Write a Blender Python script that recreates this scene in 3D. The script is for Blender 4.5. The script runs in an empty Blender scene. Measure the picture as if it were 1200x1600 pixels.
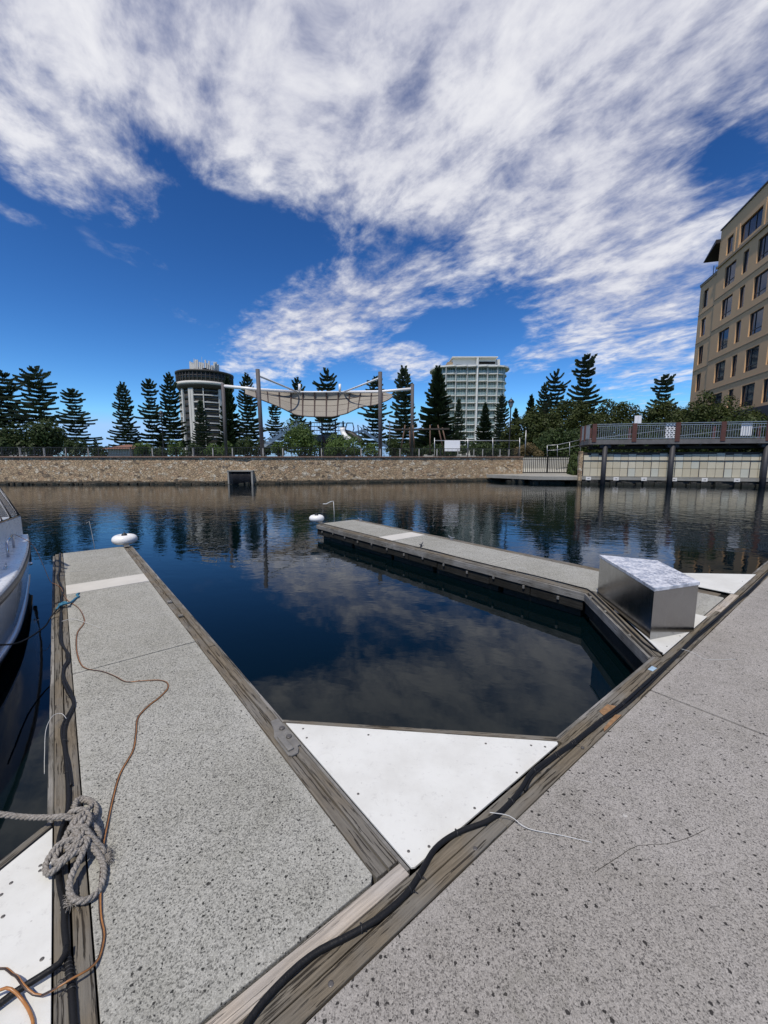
import bpy, bmesh, math, random
from mathutils import Vector, Matrix
random.seed(7)
PI = math.pi
scene = bpy.context.scene
COL = scene.collection

# ------------------------------------------------------------------ camera
F_PX = 632.0                       # focal length in pixels of a 1600 px tall frame
PITCH = math.atan(85 / F_PX)       # camera looks down by this much
CZ = 2.31                          # eye height above the water
cam_d = bpy.data.cameras.new('camera'); cam = bpy.data.objects.new('camera', cam_d); COL.objects.link(cam)
cam_d.sensor_fit = 'VERTICAL'; cam_d.sensor_height = 24.0; cam_d.lens = 24.0 * F_PX / 1600
cam_d.clip_start = 0.05; cam_d.clip_end = 6000
cam.location = (0, 0, CZ); cam.rotation_euler = (PI / 2 - PITCH, 0, 0)
scene.camera = cam

# ------------------------------------------------------------------ sun, sky, exposure
SUN_EL, SUN_AZ = math.radians(62), math.radians(206)   # azimuth measured clockwise from +Y
sdir = Vector((math.sin(SUN_AZ) * math.cos(SUN_EL), math.cos(SUN_AZ) * math.cos(SUN_EL), math.sin(SUN_EL)))
sl = bpy.data.lights.new('sun', 'SUN'); sl.energy = 3.7; sl.angle = math.radians(0.5); sl.color = (1, 0.93, 0.83)
so = bpy.data.objects.new('sun', sl); COL.objects.link(so)
so.rotation_euler = sdir.to_track_quat('Z', 'Y').to_euler()
scene.view_settings.view_transform = 'Standard'; scene.view_settings.look = 'None'
scene.view_settings.gamma = 1; scene.view_settings.exposure = 0.0
scene.render.engine = 'CYCLES'
scene.cycles.max_bounces = 8; scene.cycles.transparent_max_bounces = 12
scene.cycles.caustics_reflective = False; scene.cycles.caustics_refractive = False


def ray(px, py):
    a, b = px - 600, 800 - py
    return Vector((a, F_PX * math.cos(PITCH) + b * math.sin(PITCH), -F_PX * math.sin(PITCH) + b * math.cos(PITCH)))


def W(px, py, Y):
    """world point at depth Y in the direction measured on the photograph"""
    d = ray(px, py)
    return Vector((d.x * Y / d.y, Y, CZ + d.z * Y / d.y))


# ------------------------------------------------------------------ node helper
class NT:
    def __init__(s, nt):
        s.nt = nt; nt.nodes.clear()

    def n(s, t, **kw):
        nd = s.nt.nodes.new(t)
        for k, v in kw.items(): setattr(nd, k, v)
        return nd

    def put(s, sock, v):
        if v is None: return
        if hasattr(v, 'is_output'): s.nt.links.new(v, sock)
        elif isinstance(v, (tuple, list, Vector)) and sock.type == 'RGBA' and len(v) == 3: sock.default_value = (*v, 1)
        else: sock.default_value = v

    def m(s, op, a, b=None, c=None, clamp=False):
        nd = s.n('ShaderNodeMath', operation=op, use_clamp=clamp)
        for i, v in enumerate((a, b, c)): s.put(nd.inputs[i], v)
        return nd.outputs[0]

    def v(s, op, a, b=None, scale=None):
        nd = s.n('ShaderNodeVectorMath', operation=op)
        s.put(nd.inputs[0], a); s.put(nd.inputs[1], b)
        if scale is not None: s.put(nd.inputs['Scale'], scale)
        return nd.outputs['Value'] if op in ('DOT_PRODUCT', 'LENGTH', 'DISTANCE') else nd.outputs[0]

    def step(s, x, lo, hi, smooth=True):
        nd = s.n('ShaderNodeMapRange', interpolation_type='SMOOTHSTEP' if smooth else 'LINEAR', clamp=True)
        s.put(nd.inputs['Value'], x); s.put(nd.inputs['From Min'], lo); s.put(nd.inputs['From Max'], hi)
        return nd.outputs[0]

    def rng(s, x, lo, hi, a, b):
        nd = s.n('ShaderNodeMapRange', clamp=True)
        for k, q in (('Value', x), ('From Min', lo), ('From Max', hi), ('To Min', a), ('To Max', b)): s.put(nd.inputs[k], q)
        return nd.outputs[0]

    def mix(s, f, a, b, blend='MIX'):
        nd = s.n('ShaderNodeMix', data_type='RGBA', blend_type=blend)
        s.put(nd.inputs[0], f); s.put(nd.inputs[6], a); s.put(nd.inputs[7], b)
        return nd.outputs[2]

    def noise(s, vec, scale, detail=4, rough=0.55, dist=0.0, out=0):
        nd = s.n('ShaderNodeTexNoise')
        s.put(nd.inputs['Vector'], vec); nd.inputs['Scale'].default_value = scale
        nd.inputs['Detail'].default_value = detail; nd.inputs['Roughness'].default_value = rough
        nd.inputs['Distortion'].default_value = dist
        return nd.outputs[out]

    def vor(s, vec, scale, feature='F1', out='Distance', rand=1.0):
        nd = s.n('ShaderNodeTexVoronoi', feature=feature)
        s.put(nd.inputs['Vector'], vec); nd.inputs['Scale'].default_value = scale
        nd.inputs['Randomness'].default_value = rand
        return nd.outputs[out]

    def comb(s, x, y, z):
        nd = s.n('ShaderNodeCombineXYZ')
        for i, q in enumerate((x, y, z)): s.put(nd.inputs[i], q)
        return nd.outputs[0]

    def sep(s, vec):
        nd = s.n('ShaderNodeSeparateXYZ'); s.put(nd.inputs[0], vec); return nd.outputs

    def bump(s, h, strength=0.3, dist=0.01, normal=None):
        nd = s.n('ShaderNodeBump'); s.put(nd.inputs['Height'], h)
        s.put(nd.inputs['Strength'], strength); s.put(nd.inputs['Distance'], dist)
        if normal is not None: s.put(nd.inputs['Normal'], normal)
        return nd.outputs[0]


# ------------------------------------------------------------------ world: Nishita sky with a cloud layer
world = bpy.data.worlds.new('World'); scene.world = world; world.use_nodes = True
w = NT(world.node_tree)
sky = w.n('ShaderNodeTexSky', sky_type='NISHITA', sun_disc=False)
sky.sun_elevation = SUN_EL; sky.sun_rotation = SUN_AZ
sky.air_density = 0.8; sky.dust_density = 0.1; sky.ozone_density = 3.0
gen = w.n('ShaderNodeTexCoord').outputs['Generated']
dn = w.v('NORMALIZE', gen)
dx, dy, dz = w.sep(dn)
zc = w.m('ADD', w.m('MAXIMUM', dz, 0.0), 0.09)
# streets of cloud run along the direction (sx, sy) on the cloud plane
ca, sa_ = math.cos(math.radians(31)), math.sin(math.radians(31))
px_ = w.m('DIVIDE', dx, zc); py_ = w.m('DIVIDE', dy, zc)
al = w.m('ADD', w.m('MULTIPLY', px_, -sa_), w.m('MULTIPLY', py_, ca))       # along the streaks
ac = w.m('ADD', w.m('MULTIPLY', px_, ca), w.m('MULTIPLY', py_, sa_))        # across them
cv = w.comb(w.m('MULTIPLY', al, 0.42), ac, 0.0)
warp = w.noise(cv, 1.6, 3, 0.5, out=1)
cvw = w.v('ADD', cv, w.v('SCALE', w.v('SUBTRACT', warp, (0.5, 0.5, 0.5)), scale=0.55))
cv2 = w.comb(w.m('MULTIPLY', al, 0.8), w.m('MULTIPLY', ac, 1.0), 3.0)
cv2w = w.v('ADD', cv2, w.v('SCALE', w.v('SUBTRACT', warp, (0.5, 0.5, 0.5)), scale=0.3))
n1 = w.noise(cvw, 1.5, 9, 0.6)
n2 = w.noise(cv2w, 5.5, 6, 0.62)
n3 = w.noise(cv2w, 14.0, 4, 0.6)


def blob(c, p, q, amp=1.0, power=1.0):
    """soft ellipse on the dome: centre c, half axes reach p and q (directions in the sky)"""
    c_, p_, q_ = (ray(*k).normalized() for k in (c, p, q))
    a1 = (p_ - c_ * p_.dot(c_)); a2 = (q_ - c_ * q_.dot(c_))
    a1 = a1 / a1.length_squared; a2 = a2 / a2.length_squared
    x = w.v('DOT_PRODUCT', dn, tuple(a1)); y = w.v('DOT_PRODUCT', dn, tuple(a2))
    r = w.m('ADD', w.m('MULTIPLY', x, x), w.m('MULTIPLY', y, y))
    front = w.m('GREATER_THAN', w.v('DOT_PRODUCT', dn, tuple(c_)), 0.0)
    e = w.m('MULTIPLY', w.m('EXPONENT', w.m('MULTIPLY', w.m('POWER', r, power), -0.7)), amp)
    return w.m('MULTIPLY', e, front)


cover = None
for b in (((330, 40), (1050, 60), (322, 258), 1.25, 2.6),
          ((20, 120), (215, 130), (20, 275), 1.0, 2.2),
          ((480, -250), (1600, -200), (470, 120), 1.4, 2.4),
          ((880, 150), (1290, 260), (730, 315), 1.2, 2.4),
          ((470, 215), (640, 260), (450, 300), 0.85, 1.6),
          ((800, 335), (980, 400), (750, 430), 1.0, 1.8),
          ((1010, 370), (1230, 290), (1040, 460), 0.95, 1.8),
          ((985, 455), (1160, 395), (1000, 530), 0.95, 1.7),
          ((930, 515), (1090, 478), (938, 545), 0.85, 1.5),
          ((520, 492), (690, 428), (545, 550), 1.0, 1.6),
          ((640, 410), (760, 440), (625, 455), 0.68, 1.4),
          ((625, 562), (715, 590), (618, 590), 0.78, 1.5),
          ((190, 322), (270, 345), (185, 340), 0.31, 1.4),
          ((210, 400), (330, 425), (205, 430), 0.24, 1.4),
          ((20, 335), (90, 350), (20, 355), 0.29, 1.4),
          ((300, 495), (400, 520), (295, 515), 0.25, 1.4)):
    v_ = blob(*b)
    cover = v_ if cover is None else w.m('MAXIMUM', cover, v_)
gap = blob((1135, 245), (1180, 190), (1160, 290), 0.55, 1.2)
gap2 = blob((1150, 365), (1200, 350), (1150, 385), 0.35, 1.2)
back = w.m('MULTIPLY', w.m('LESS_THAN', dy, -0.2), 0.5)     # scattered cloud behind the viewer too
cover = w.m('MAXIMUM', cover, back)
cover = w.m('SUBTRACT', w.m('SUBTRACT', cover, gap), gap2)
tex = w.m('ADD', w.m('ADD', w.m('MULTIPLY', n1, 0.50), w.m('MULTIPLY', n2, 0.95)), w.m('MULTIPLY', n3, 0.42))   # about 0.9
dens = w.m('ADD', w.m('MULTIPLY', cover, 0.80), w.m('MULTIPLY', w.m('SUBTRACT', tex, 0.94), 1.7))
dens = w.m('MULTIPLY', dens, w.step(cover, 0.08, 0.35))
alpha = w.step(dens, 0.14, 1.06)
alpha = w.m('MULTIPLY', alpha, 0.93)
thick = w.step(w.m('ADD', w.m('ADD', w.m('MULTIPLY', n1, 0.4), w.m('MULTIPLY', n2, 0.45)), w.m('MULTIPLY', n3, 0.2)), 0.40, 0.66)
ccol = w.mix(thick, (5.8, 6.0, 7.4), (10.5, 10.5, 10.9))
hsv = w.n('ShaderNodeHueSaturation'); hsv.inputs['Saturation'].default_value = 1.16; hsv.inputs['Value'].default_value = 0.92
w.put(hsv.inputs['Color'], sky.outputs[0])
skyc = w.mix(1.0, hsv.outputs[0], (0.60 * 0.085, 1.03 * 0.085, 1.50 * 0.085), 'MULTIPLY')
gm = w.n('ShaderNodeGamma'); w.put(gm.inputs['Color'], skyc); gm.inputs['Gamma'].default_value = 1.45     # deep polarised blue overhead
skyc = w.v('MULTIPLY', gm.outputs[0], (4.75 / 0.085, 2.60 / 0.085, 1.53 / 0.085))
skyc = w.v('MINIMUM', skyc, (4.4, 7.4, 11.8))
mixc = w.mix(alpha, skyc, ccol)
bg = w.n('ShaderNodeBackground'); w.put(bg.inputs['Color'], mixc); bg.inputs['Strength'].default_value = 0.085
wo = w.n('ShaderNodeOutputWorld'); w.nt.links.new(bg.outputs[0], wo.inputs[0])


# ------------------------------------------------------------------ materials
def mat(name, build=None, color=(0.5, 0.5, 0.5), rough=0.6, metal=0.0, **kw):
    m_ = bpy.data.materials.new(name); m_.use_nodes = True
    t = NT(m_.node_tree)
    bs = t.n('ShaderNodeBsdfPrincipled'); o = t.n('ShaderNodeOutputMaterial'); t.nt.links.new(bs.outputs[0], o.inputs[0])
    bs.inputs['Base Color'].default_value = (*color, 1); bs.inputs['Roughness'].default_value = rough
    bs.inputs['Metallic'].default_value = metal
    for k, q in kw.items(): bs.inputs[k.replace('_', ' ')].default_value = q
    t.bs = bs; t.out = o
    if build: build(t)
    return m_


def P(t): return t.n('ShaderNodeNewGeometry').outputs['Position']
def O(t): return t.n('ShaderNodeTexCoord').outputs['Object']


def varied(name, color, rough=0.6, metal=0.0, amt=0.25, scale=6.0, bump=0.0, bscale=80, **kw):
    """a plain colour with the blotches and wear a real surface has"""
    def f(t):
        p = P(t)
        a = t.noise(p, scale, 5, 0.6); b = t.noise(p, scale * 9, 3, 0.6)
        k = t.m('ADD', t.m('MULTIPLY', a, 0.65), t.m('MULTIPLY', b, 0.35))
        dark = tuple(c * (1 - amt) for c in color); light = tuple(min(1, c * (1 + amt * 0.7)) for c in color)
        t.put(t.bs.inputs['Base Color'], t.mix(t.step(k, 0.3, 0.7, False), dark, light))
        t.put(t.bs.inputs['Roughness'], t.rng(b, 0.3, 0.7, max(0.02, rough - 0.1), min(1, rough + 0.1)))
        if bump: t.put(t.bs.inputs['Normal'], t.bump(t.noise(p, bscale, 3, 0.6), bump, 0.01))
    return mat(name, f, color, rough, metal, **kw)


def concrete(name, base, dark, cell, amount, big, rough=0.85, bigamt=0.12, edges=()):
    """exposed aggregate: small stones of differing tone set in grey cement"""
    def f(t):
        p = P(t)
        wob = t.v('ADD', p, t.v('SCALE', t.v('SUBTRACT', t.noise(p, 90, 2, 0.5, out=1), (0.5, 0.5, 0.5)), scale=0.014))
        cr_, cg, cb = t.sep(t.vor(wob, cell, out='Color')); d = t.vor(wob, cell)
        cr2, cg2, cb2 = t.sep(t.vor(wob, cell * 1.7, out='Color'))
        patch = t.noise(p, 1.3, 4, 0.6); patch2 = t.noise(p, 6.0, 4, 0.65)
        dens = t.m('ADD', amount, t.m('MULTIPLY', t.m('SUBTRACT', patch, 0.5), 0.6))
        if edges:                                           # trowelled margin with few exposed stones along the slab edges
            ox, oy, oz = t.sep(O(t)); mg = None
            for ax, val in edges:
                e_ = t.m('ABSOLUTE', t.m('SUBTRACT', ox if ax == 'x' else oy, val)); mg = e_ if mg is None else t.m('MINIMUM', mg, e_)
            mg = t.step(t.m('ADD', mg, t.m('MULTIPLY', t.m('SUBTRACT', patch2, 0.5), 0.05)), 0.085, 0.035)
            dens = t.m('SUBTRACT', dens, t.m('MULTIPLY', mg, amount * 0.75))
        stone = t.m('MULTIPLY', t.m('LESS_THAN', cr_, dens), t.step(d, 0.62, 0.34))
        r2 = t.sep(t.vor(wob, big, out='Color'))[1]; d2 = t.vor(wob, big)
        stone2 = t.m('MULTIPLY', t.m('LESS_THAN', r2, bigamt), t.step(t.m('ADD', d2, t.m('MULTIPLY', r2, 1.2)), 0.42, 0.34))
        fine = t.noise(p, 210, 4, 0.75)
        k = t.m('ADD', t.m('MULTIPLY', cg2, 0.55), t.m('MULTIPLY', t.step(fine, 0.3, 0.7, False), 0.55))
        c = t.mix(k, tuple(q * 0.48 for q in base), tuple(q * 1.55 for q in base))
        c = t.mix(t.m('MULTIPLY', t.m('MULTIPLY', stone, t.rng(cb, 0, 1, 0.45, 1.0)), 0.85), c, dark)
        c = t.mix(t.m('MULTIPLY', stone2, 0.93), c, tuple(q * 0.62 for q in dark))
        c = t.mix(t.step(t.noise(p, 0.6, 5, 0.6), 0.35, 0.70), c, t.mix(1.0, c, (0.84, 0.835, 0.815), 'MULTIPLY'))
        c = t.mix(t.step(patch2, 0.40, 0.72), c, t.mix(1.0, c, (0.90, 0.90, 0.885), 'MULTIPLY'))
        drop = t.step(t.m('ADD', t.vor(t.v('ADD', p, (3.3, 1.7, 0.0)), 2.1), t.m('MULTIPLY', fine, 0.05)), 0.055, 0.038)
        c = t.mix(t.m('MULTIPLY', drop, 0.5), c, (0.62, 0.61, 0.57))
        stain = t.step(t.noise(t.v('ADD', p, (7.0, 2.0, 0.0)), 1.9, 5, 0.7), 0.60, 0.72)
        c = t.mix(t.m('MULTIPLY', stain, 0.28), c, (0.16, 0.155, 0.12))
        spot = t.step(t.m('ADD', t.vor(p, 1.3), t.m('MULTIPLY', fine, 0.03)), 0.050, 0.028)
        c = t.mix(t.m('MULTIPLY', spot, 0.4), c, (0.09, 0.10, 0.08))
        t.put(t.bs.inputs['Base Color'], c)
        h = t.m('SUBTRACT', t.m('MULTIPLY', k, 0.6), t.m('ADD', t.m('MULTIPLY', stone, 0.5), stone2))
        t.put(t.bs.inputs['Normal'], t.bump(h, 0.5, 0.004))
        t.bs.inputs['Specular IOR Level'].default_value = 0.25
    return mat(name, f, base, rough)


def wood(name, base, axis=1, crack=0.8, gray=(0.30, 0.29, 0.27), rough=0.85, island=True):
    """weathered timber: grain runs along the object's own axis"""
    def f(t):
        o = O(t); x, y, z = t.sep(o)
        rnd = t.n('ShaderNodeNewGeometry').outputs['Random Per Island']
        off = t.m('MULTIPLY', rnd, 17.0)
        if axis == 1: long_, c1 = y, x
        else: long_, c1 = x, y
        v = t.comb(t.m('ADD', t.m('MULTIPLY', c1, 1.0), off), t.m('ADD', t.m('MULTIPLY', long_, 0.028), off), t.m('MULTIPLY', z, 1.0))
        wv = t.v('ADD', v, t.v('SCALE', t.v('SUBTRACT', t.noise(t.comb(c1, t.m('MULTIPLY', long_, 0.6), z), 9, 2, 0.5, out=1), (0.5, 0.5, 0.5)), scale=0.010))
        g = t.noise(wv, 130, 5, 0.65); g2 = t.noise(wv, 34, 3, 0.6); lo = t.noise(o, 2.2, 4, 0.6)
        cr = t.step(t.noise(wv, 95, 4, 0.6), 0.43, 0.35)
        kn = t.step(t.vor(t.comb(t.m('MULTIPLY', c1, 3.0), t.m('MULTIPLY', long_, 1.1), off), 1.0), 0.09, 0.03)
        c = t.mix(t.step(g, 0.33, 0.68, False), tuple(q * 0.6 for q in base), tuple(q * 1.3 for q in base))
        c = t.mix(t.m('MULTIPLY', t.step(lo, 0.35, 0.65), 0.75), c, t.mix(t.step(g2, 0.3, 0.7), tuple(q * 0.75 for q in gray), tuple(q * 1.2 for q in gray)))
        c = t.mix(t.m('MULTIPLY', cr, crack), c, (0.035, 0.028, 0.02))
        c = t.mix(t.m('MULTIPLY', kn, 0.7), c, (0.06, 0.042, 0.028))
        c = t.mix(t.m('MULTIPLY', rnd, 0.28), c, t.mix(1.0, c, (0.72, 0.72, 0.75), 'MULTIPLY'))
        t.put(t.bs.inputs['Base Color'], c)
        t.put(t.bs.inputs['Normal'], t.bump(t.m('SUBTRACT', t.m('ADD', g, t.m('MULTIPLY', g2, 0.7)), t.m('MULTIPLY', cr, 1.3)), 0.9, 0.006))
        t.bs.inputs['Specular IOR Level'].default_value = 0.2
    return mat(name, f, base, rough)


M = {}
M['conc_finger'] = concrete('finger_concrete', (0.355, 0.35, 0.315), (0.036, 0.036, 0.034), 118, 0.50, 62, bigamt=0.14, edges=(('x', -0.042), ('x', 0.975), ('y', 1.268), ('y', 4.35)))
M['conc_walk'] = concrete('walkway_concrete', (0.325, 0.305, 0.280), (0.040, 0.037, 0.035), 140, 0.40, 45, bigamt=0.34, edges=(('y', 1.045), ('x', 0.0), ('x', 3.665), ('x', 7.32)))
M['conc_band'] = varied('pale_concrete', (0.56, 0.54, 0.49), 0.8, amt=0.10, scale=4, bump=0.3, bscale=200)
M['wood'] = wood('weathered_timber', (0.17, 0.142, 0.102), 1, 0.95, (0.185, 0.177, 0.157))
M['woodx'] = wood('weathered_timber_across', (0.168, 0.14, 0.10), 0, 0.95, (0.185, 0.177, 0.157))
M['wood_pale'] = wood('pale_timber', (0.46, 0.40, 0.325), 0, 0.35, (0.43, 0.40, 0.36))
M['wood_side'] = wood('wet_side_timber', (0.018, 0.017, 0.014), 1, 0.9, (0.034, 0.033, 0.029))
M['wood_rim'] = wood('grey_rim_timber', (0.16, 0.15, 0.13), 1, 0.8)
M['woodx_rim'] = wood('grey_rim_timber_across', (0.16, 0.15, 0.13), 0, 0.8)


def f_plate(t):
    p = P(t)
    a = t.noise(p, 3.0, 5, 0.65); b = t.noise(p, 30, 4, 0.7)
    c = t.mix(t.step(a, 0.35, 0.7), (0.68, 0.68, 0.635), (0.60, 0.595, 0.55))
    c = t.mix(t.m('MULTIPLY', t.step(b, 0.56, 0.72), 0.5), c, (0.47, 0.46, 0.43))
    ring = t.m('ABSOLUTE', t.m('SUBTRACT', t.vor(p, 2.3), 0.16))
    c = t.mix(t.m('MULTIPLY', t.step(ring, 0.012, 0.0), 0.10), c, (0.4, 0.38, 0.34))
    spots = t.step(t.vor(p, 14), 0.07, 0.03)
    c = t.mix(t.m('MULTIPLY', spots, 0.5), c, (0.28, 0.26, 0.23))
    t.put(t.bs.inputs['Base Color'], c)
    t.put(t.bs.inputs['Normal'], t.bump(b, 0.15, 0.002))
M['plate'] = mat('white_plate', f_plate, rough=0.5)


def f_float(t):
    p = P(t); a = t.noise(p, 7, 6, 0.7); b = t.noise(p, 26, 4, 0.7)
    z = t.sep(p)[2]
    c = t.mix(t.step(a, 0.42, 0.68), (0.007, 0.007, 0.006), (0.050, 0.047, 0.038))
    c = t.mix(t.m('MULTIPLY', t.step(b, 0.58, 0.72), 0.55), c, (0.14, 0.135, 0.115))
    c = t.mix(t.step(z, 0.22, 0.08), c, (0.014, 0.016, 0.010))
    t.put(t.bs.inputs['Base Color'], c); t.put(t.bs.inputs['Normal'], t.bump(a, 0.8, 0.03))
M['float'] = mat('weedy_float', f_float, rough=0.75)


def f_water(t):
    p = P(t); x, y, z = t.sep(p)
    far = t.step(y, 5.5, 15.0)
    near = t.rng(far, 0, 1, 0.045, 0.46)
    patch = t.step(t.noise(t.comb(t.m('MULTIPLY', x, 0.6), y, 0.0), 0.18, 3, 0.5), 0.30, 0.62)
    amp = t.m('MULTIPLY', near, t.m('ADD', 0.45, t.m('MULTIPLY', patch, 0.75)))
    q = t.comb(t.m('ADD', t.m('MULTIPLY', x, 0.80), t.m('MULTIPLY', y, 0.22)), t.m('MULTIPLY', y, 1.15), 0.0)
    a = t.noise(q, 2.6, 2, 0.5, 0.4); b = t.noise(q, 7.5, 2, 0.5, 0.3); c = t.noise(q, 0.8, 1, 0.5)
    h = t.m('ADD', t.m('ADD', t.m('MULTIPLY', a, 0.024), t.m('MULTIPLY', b, 0.0075)), t.m('MULTIPLY', c, 0.018))
    bn = t.n('ShaderNodeBump'); t.put(bn.inputs['Height'], h); t.put(bn.inputs['Strength'], amp); bn.inputs['Distance'].default_value = 0.95
    t.put(t.bs.inputs['Normal'], bn.outputs[0])
    t.put(t.bs.inputs['Base Color'], t.mix(t.noise(p, 0.3, 3, 0.5), (0.0006, 0.0035, 0.005), (0.001, 0.005, 0.006)))
M['water'] = mat('harbour_water', f_water, rough=0.015, IOR=1.33)


def f_stone(t):
    p = P(t); x, y, z = t.sep(p)
    q0 = t.comb(x, 0.0, t.m('MULTIPLY', z, 1.45))
    q = t.v('ADD', q0, t.v('SCALE', t.v('SUBTRACT', t.noise(p, 3.0, 3, 0.6, out=1), (0.5, 0.5, 0.5)), scale=0.20))
    col = t.vor(q, 3.6, out='Color'); r, g, b = t.sep(col)
    e = t.vor(q, 4.4, 'DISTANCE_TO_EDGE')
    rr = t.n('ShaderNodeValToRGB'); t.put(rr.inputs[0], r); cr = rr.color_ramp
    cr.elements[0].position = 0.0; cr.elements[0].color = (0.37, 0.26, 0.15, 1)
    cr.elements[1].position = 1.0; cr.elements[1].color = (0.80, 0.72, 0.56, 1)
    for po, c_ in ((0.25, (0.52, 0.375, 0.22, 1)), (0.5, (0.64, 0.475, 0.285, 1)), (0.72, (0.53, 0.345, 0.20, 1)), (0.86, (0.74, 0.60, 0.41, 1))):
        el = cr.elements.new(po); el.color = c_
    c = t.mix(t.m('MULTIPLY', t.noise(p, 14, 4, 0.7), 0.5), rr.outputs[0], (0.20, 0.15, 0.10))
    c = t.mix(t.m('MULTIPLY', t.step(e, 0.065, 0.02), 0.8), c, (0.21, 0.165, 0.115))
    c = t.mix(t.m('MULTIPLY', t.m('LESS_THAN', g, 0.045), 0.7), c, (0.10, 0.08, 0.06))
    tide = t.step(t.m('ADD', z, t.m('MULTIPLY', t.noise(p, 1.6, 4, 0.6), 0.30)), 0.50, 0.36)
    c = t.mix(t.m('MULTIPLY', tide, 0.92), c, (0.045, 0.04, 0.028))
    t.put(t.bs.inputs['Base Color'], c)
    t.put(t.bs.inputs['Normal'], t.bump(t.m('ADD', t.step(e, 0.0, 0.12), t.m('MULTIPLY', r, 0.4)), 0.85, 0.06))
M['stone'] = mat('rubble_stone', f_stone, rough=0.9)


def leafy(name, a, b, rough=0.55):
    def f(t):
        g = t.n('ShaderNodeNewGeometry'); rnd = g.outputs['Random Per Island']
        n_ = t.noise(g.outputs['Position'], 0.8, 2, 0.5)
        k = t.m('ADD', t.m('MULTIPLY', rnd, 0.6), t.m('MULTIPLY', n_, 0.5))
        t.put(t.bs.inputs['Base Color'], t.mix(t.step(k, 0.15, 0.95, False), a, b))
        t.bs.inputs['Specular IOR Level'].default_value = 0.2
        tr = t.n('ShaderNodeBsdfTranslucent'); t.put(tr.inputs[0], t.mix(0.5, a, b))
        mx = t.n('ShaderNodeMixShader'); mx.inputs[0].default_value = 0.22
        t.nt.links.new(t.bs.outputs[0], mx.inputs[1]); t.nt.links.new(tr.outputs[0], mx.inputs[2]); t.nt.links.new(mx.outputs[0], t.out.inputs[0])
    return mat(name, f, a, rough)


M['pine'] = leafy('norfolk_pine_leaf', (0.022, 0.037, 0.022), (0.055, 0.080, 0.044))
M['pine_dense'] = leafy('dense_pine_leaf', (0.012, 0.024, 0.012), (0.032, 0.052, 0.022))
M['hedge'] = leafy('coastal_shrub_leaf', (0.026, 0.040, 0.011), (0.066, 0.082, 0.022))
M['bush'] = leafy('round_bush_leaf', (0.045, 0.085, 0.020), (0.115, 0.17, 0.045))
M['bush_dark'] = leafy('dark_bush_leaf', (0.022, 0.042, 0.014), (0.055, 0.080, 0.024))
M['brownhedge'] = leafy('dry_hedge_leaf', (0.10, 0.080, 0.035), (0.19, 0.145, 0.07))
M['ivy'] = leafy('ivy_leaf', (0.030, 0.055, 0.015), (0.075, 0.10, 0.028))
M['bark'] = varied('bark', (0.075, 0.06, 0.048), 0.9, amt=0.4, scale=3)
M['earth'] = varied('soil', (0.13, 0.105, 0.075), 0.95, amt=0.35, scale=0.8)
M['grass'] = varied('lawn_ground', (0.095, 0.115, 0.05), 0.95, amt=0.35, scale=0.3)
M['conc_pale'] = varied('sea_worn_concrete', (0.30, 0.29, 0.255), 0.85, amt=0.3, scale=1.2, bump=0.4, bscale=20)
M['conc_ramp'] = varied('ramp_concrete', (0.44, 0.43, 0.38), 0.85, amt=0.15, scale=0.8)
M['coping'] = varied('red_brown_coping', (0.26, 0.165, 0.12), 0.85, amt=0.35, scale=3)
M['black_steel'] = varied('black_painted_steel', (0.022, 0.02, 0.02), 0.45, amt=0.3)
M['galv'] = varied('galvanised_steel', (0.42, 0.43, 0.44), 0.42, 0.7, amt=0.2)
M['grey_post'] = varied('grey_post_paint', (0.40, 0.40, 0.38), 0.6, amt=0.15)
M['dark_steel'] = varied('dark_steel', (0.085, 0.085, 0.095), 0.5, 0.3, amt=0.3)
M['pile_paint'] = varied('dark_pile_paint', (0.03, 0.03, 0.034), 0.6, amt=0.3)
M['mast'] = varied('mast_timber', (0.095, 0.085, 0.085), 0.7, amt=0.3)
M['white_paint'] = varied('white_paint', (0.80, 0.80, 0.78), 0.4, amt=0.07)
M['sail'] = varied('beige_shade_cloth', (0.27, 0.245, 0.20), 0.8, amt=0.10, scale=0.6)
M['sail_line'] = varied('brown_webbing', (0.06, 0.04, 0.035), 0.8, amt=0.2)
M['red_post'] = varied('red_brown_post', (0.105, 0.040, 0.028), 0.6, amt=0.35, scale=3)
M['brown_pole'] = varied('brown_round_pole', (0.13, 0.075, 0.05), 0.7, amt=0.3, scale=2)
M['deck_timber'] = varied('grey_deck_beam', (0.135, 0.13, 0.125), 0.75, amt=0.35, scale=2)
M['deck_dark'] = varied('dark_deck_underside', (0.05, 0.042, 0.036), 0.85, amt=0.4, scale=2)
M['rubber'] = varied('black_rubber', (0.022, 0.022, 0.024), 0.55, amt=0.3, scale=20)
M['cable'] = varied('black_cable', (0.008, 0.008, 0.0085), 0.55, Specular_IOR_Level=0.3, amt=0.3, scale=30, bump=0.3, bscale=60)
M['cord'] = varied('orange_brown_cord', (0.36, 0.155, 0.045), 0.4, amt=0.5, scale=5)
M['cord_dark'] = varied('dark_brown_cord', (0.04, 0.025, 0.02), 0.45, amt=0.3, scale=9)
M['clear_tie'] = varied('white_nylon', (0.55, 0.55, 0.53), 0.35, amt=0.05)
M['blue_rope'] = varied('blue_rope', (0.03, 0.16, 0.26), 0.7, amt=0.3, scale=30)
M['screw'] = varied('dull_screw', (0.14, 0.13, 0.12), 0.5, 0.5, amt=0.3, scale=40)
M['hole'] = mat('dark_gap', color=(0.012, 0.011, 0.01), rough=0.95)
M['zinc'] = varied('galvanised_plate', (0.23, 0.22, 0.20), 0.6, 0.35, amt=0.35, scale=14, bump=0.3)
M['chrome'] = mat('polished_steel', color=(0.62, 0.62, 0.64), rough=0.12, metal=1.0)
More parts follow.
